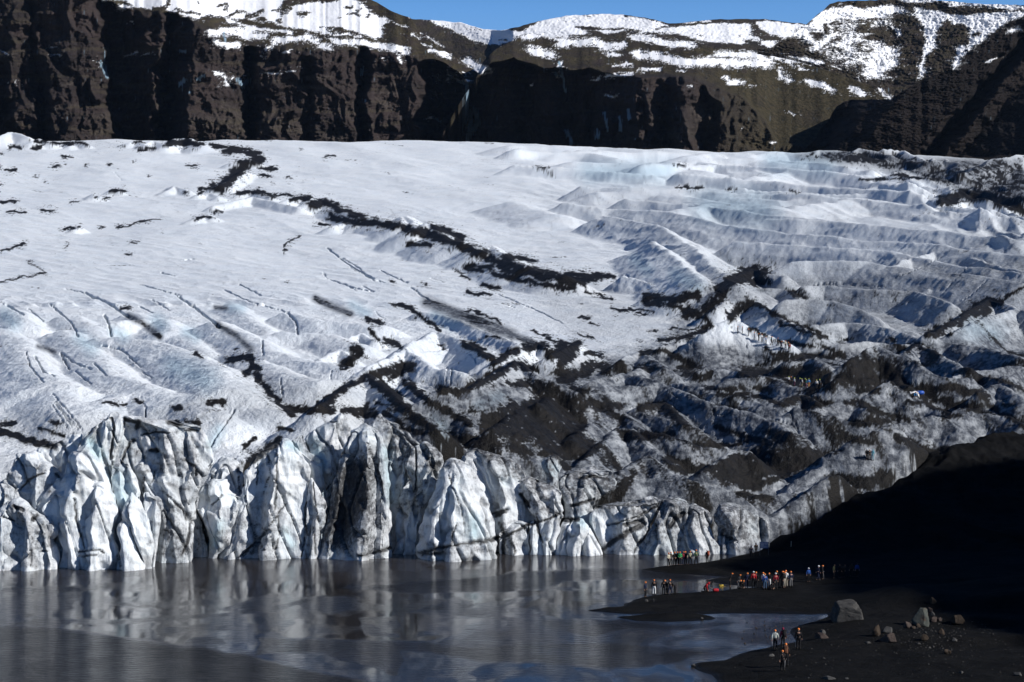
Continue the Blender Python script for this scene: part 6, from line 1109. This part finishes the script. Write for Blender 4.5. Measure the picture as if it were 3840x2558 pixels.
for a, m, lab, sd in [((1095,1310,300,495), 'pale', 'tall pale rock with rust coloured foot beside the sand mound', 12), ((1265,1330,300,352), 'red', 'reddish rock behind the tall pale rock', 5), ((1310,1360,345,392), 'ash', 'ash grey rock under the reddish rock behind the tall pale rock', 6), ((1310,1390,405,460), 'red', 'low reddish rock right of the tall pale rock', 7), ((1005,1100,455,528), 'red', 'lumpy reddish rock left of the foot of the tall pale rock', 8), ((1080,1150,505,535), 'brown', 'small brown stone below the tall pale rock', 9), ((1130,1200,475,520), 'brown', 'brown stone against the foot of the tall pale rock', 10),
        ((650,755,495,612), 'brown', 'rounded brown upright rock left of the pale slab', 21), ((765,890,508,575), 'ash', 'pale flat slab tilted between the brown and the pointed rocks', 14), ((735,925,585,680), 'red', 'pointed reddish rock in front of the pale slab', 15), ((1525,1690,380,475), 'brown', 'wide brown rock at the edge of the shadow', 16), ((1195,1285,600,670), 'brown', 'blocky brown rock in the shaded gravel', 17), ((1390,1470,530,600), 'brown', 'dim brown rock above the shaded gravel', 18), ((1300,1375,185,252), 'brown', 'dark lone rock on top of the sand mound', 19),
        ((60,140,548,595), 'ash', 'pale rock resting behind the long pinkish stone near the walkers', 20), ((15,175,580,645), 'red', 'long pinkish stone near the walkers', 22), ((95,250,1065,1100), 'ash', 'flat pale slab lying at the bottom of the near beach', 23), ((2235,2330,1020,1062), 'ash', 'flat pale rock in the shade at the lower right', 24), ((1620,1680,1012,1038), 'ash', 'small pale stone on the lower right beach', 25), ((350,395,1085,1102), 'ash', 'tiny pale stone right of the flat slab', 26), ((580,645,682,702), 'ash', 'thin pale stone left of the pointed reddish rock', 27),
        ((100,130,855,872), 'ash', 'single pale pebble on the open near beach', 28), ((1450,1510,765,820), 'brown', 'brown stone low in the shaded gravel', 29), ((1545,1610,640,680), 'ash', 'grey stone high in the shaded gravel', 30), ((1500,1540,780,815), 'brown', 'small brown stone right of the low brown stone in the gravel', 31), ((1285,1315,740,760), 'ash', 'pale little stone left of the shaded gravel', 32), ((1330,1355,728,746), 'ash', 'second pale little stone beside the shaded gravel', 33), ((1380,1440,410,450), 'red', 'flat reddish stone between the tall pale rock and the wide brown rock', 34), ((1150,1200,685,708), 'ash', 'grey flake in front of the blocky brown rock', 35)]:
    rock(*TR(a), m, lab, sd, 9, group='rocks strewn over the near beach')
rock(2880, 2905, 2455, 2464, 'ash', 'pale forked stone on the sand left of the nearest walkers', 36, group='rocks strewn over the near beach')
rock(2590, 2608, 2491, 2502, 'ash', 'small grey stone at the very tip of the near beach', 37, group='rocks strewn over the near beach')
rock(2418, 2431, 2250, 2259, 'ash', 'larger grey stone on the middle spit below the leftmost walker', 38); rock(2446, 2453, 2247, 2257, 'ash', 'upright grey stone on the middle spit below the white trousers', 39); rock(2626, 2638, 2317, 2323, 'ash', 'flat grey stone on the low sand islet', 40)
rr = random.Random(11); k_ = 0
for _ in range(400):
    x, y = rr.gauss(2875, 60), rr.gauss(2372, 26); q = on_shore(x, y)
    if not (2330 < y < 2440) or q.z > .0: continue
    if k_ == 0:
        sp = rock(x - 2.2, x + 2.2, y - 2.6, y + 1, 'brown', 'small dark stone in the shallow water beside the near beach', 60, group='small stones in the shallows'); sp.location.z = 0; sp.name = 'stone'
    else:
        o = sp.copy(); COL.objects.link(o); o.location = ((x - CX) / F * HC * F / (y - HY), HC * F / (y - HY), -.01); s_ = rr.uniform(.5, 1.6); o.scale = (s_, s_, s_ * .9); o.rotation_euler = (0, 0, rr.uniform(0, 6))
    k_ += 1
    if k_ > 46: break

# loose gravel on the near beach, too many to count: one sheet of little stones
rs = np.random.RandomState(77); bm = bmesh.new(); ico = bmesh.ops.create_icosphere(bm, subdivisions=1, radius=1); bv = np.array([v.co for v in bm.verts]); bf = np.array([[v.index for v in f.verts] for f in bm.faces]); bm.free()
gv, gf, nv = [], [], 0
for _ in range(1700):
    if rs.rand() < .55: x, y = rs.normal(3520, 110), rs.normal(2390, 40)
    else: x, y = rs.uniform(2700, 3900), rs.uniform(2330, 2550)
    q = on_shore(x, y)
    if q.z < .12: continue
    sz = .014 + .085 * rs.rand() ** 6
    p_ = bv * (1 + .3 * rs.normal(size=bv.shape)) * sz * np.array([1, 1, .7]) + np.array(q)
    gv.append(p_); gf.append(bf + nv); nv += len(bv)
tag(mesh_np('gravel', np.concatenate(gv), np.concatenate(gf), RM['grey'], smooth=False), 'loose pale gravel scattered over the near black beach', 'gravel', kind='stuff')
# ================================================================ SKY, SUN, CAMERA
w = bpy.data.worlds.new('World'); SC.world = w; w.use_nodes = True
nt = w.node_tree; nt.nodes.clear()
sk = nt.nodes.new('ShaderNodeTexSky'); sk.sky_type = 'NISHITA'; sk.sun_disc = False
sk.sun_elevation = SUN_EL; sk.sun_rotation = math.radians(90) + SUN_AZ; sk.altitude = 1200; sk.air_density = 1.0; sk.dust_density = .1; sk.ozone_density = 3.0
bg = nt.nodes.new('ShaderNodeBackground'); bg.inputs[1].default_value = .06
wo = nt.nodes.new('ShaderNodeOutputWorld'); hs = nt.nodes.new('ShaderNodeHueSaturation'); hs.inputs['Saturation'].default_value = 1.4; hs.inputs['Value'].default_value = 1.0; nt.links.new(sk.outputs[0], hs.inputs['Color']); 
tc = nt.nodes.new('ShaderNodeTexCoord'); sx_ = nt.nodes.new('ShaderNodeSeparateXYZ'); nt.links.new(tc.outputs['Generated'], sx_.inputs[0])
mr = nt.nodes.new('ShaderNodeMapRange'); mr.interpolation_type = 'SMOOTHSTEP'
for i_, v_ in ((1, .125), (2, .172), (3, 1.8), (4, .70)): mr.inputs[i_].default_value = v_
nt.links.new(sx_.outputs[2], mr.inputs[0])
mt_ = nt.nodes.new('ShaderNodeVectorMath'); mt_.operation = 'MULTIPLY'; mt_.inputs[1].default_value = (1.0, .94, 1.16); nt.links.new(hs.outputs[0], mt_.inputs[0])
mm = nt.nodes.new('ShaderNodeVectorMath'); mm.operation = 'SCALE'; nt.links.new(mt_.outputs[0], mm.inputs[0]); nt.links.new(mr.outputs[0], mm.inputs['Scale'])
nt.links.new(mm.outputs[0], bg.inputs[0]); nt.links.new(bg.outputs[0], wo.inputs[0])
sl = bpy.data.lights.new('sun', 'SUN'); sl.energy = 5.0; sl.angle = math.radians(.53); sl.color = (1, .975, .94)
so = link(bpy.data.objects.new('sun', sl)); sd_ = Vector((math.cos(SUN_EL) * math.cos(SUN_AZ), -math.cos(SUN_EL) * math.sin(SUN_AZ), math.sin(SUN_EL)))
so.rotation_euler = sd_.to_track_quat('Z', 'Y').to_euler(); so.location = (150, -100, 200)
cd = bpy.data.cameras.new('camera'); co = link(bpy.data.objects.new('camera', cd)); SC.camera = co
cd.sensor_width = 36; cd.lens = 36 * F / 3840; cd.shift_y = -(1279 - HY) / 3840; cd.clip_start = 1; cd.clip_end = 40000
co.location = (0, 0, HC); co.rotation_euler = (math.pi / 2, 0, 0)
SC.view_settings.view_transform = 'Standard'; SC.view_settings.look = 'None'; SC.view_settings.exposure = 0; SC.view_settings.gamma = 1
SC.cycles.max_bounces = 5; SC.cycles.diffuse_bounces = 2; SC.cycles.glossy_bounces = 3

hm = bpy.data.materials.new('thin_blue_air'); hm.use_nodes = True; ht = hm.node_tree; ht.nodes.clear()
pv = ht.nodes.new('ShaderNodeVolumePrincipled'); pv.inputs['Density'].default_value = .65e-5; pv.inputs['Color'].default_value = (.45, .66, 1, 1); pv.inputs['Anisotropy'].default_value = .2
ho = ht.nodes.new('ShaderNodeOutputMaterial'); ht.links.new(pv.outputs[0], ho.inputs['Volume'])
bm = bmesh.new(); bmesh.ops.create_cube(bm, size=1); hz_ = obj_bm('haze', bm, hm); hz_.scale = (10800, 10800, 1000); hz_.location = (0, 4800, 465); tag(hz_, 'thin blue air over the valley', 'haze', kind='stuff')
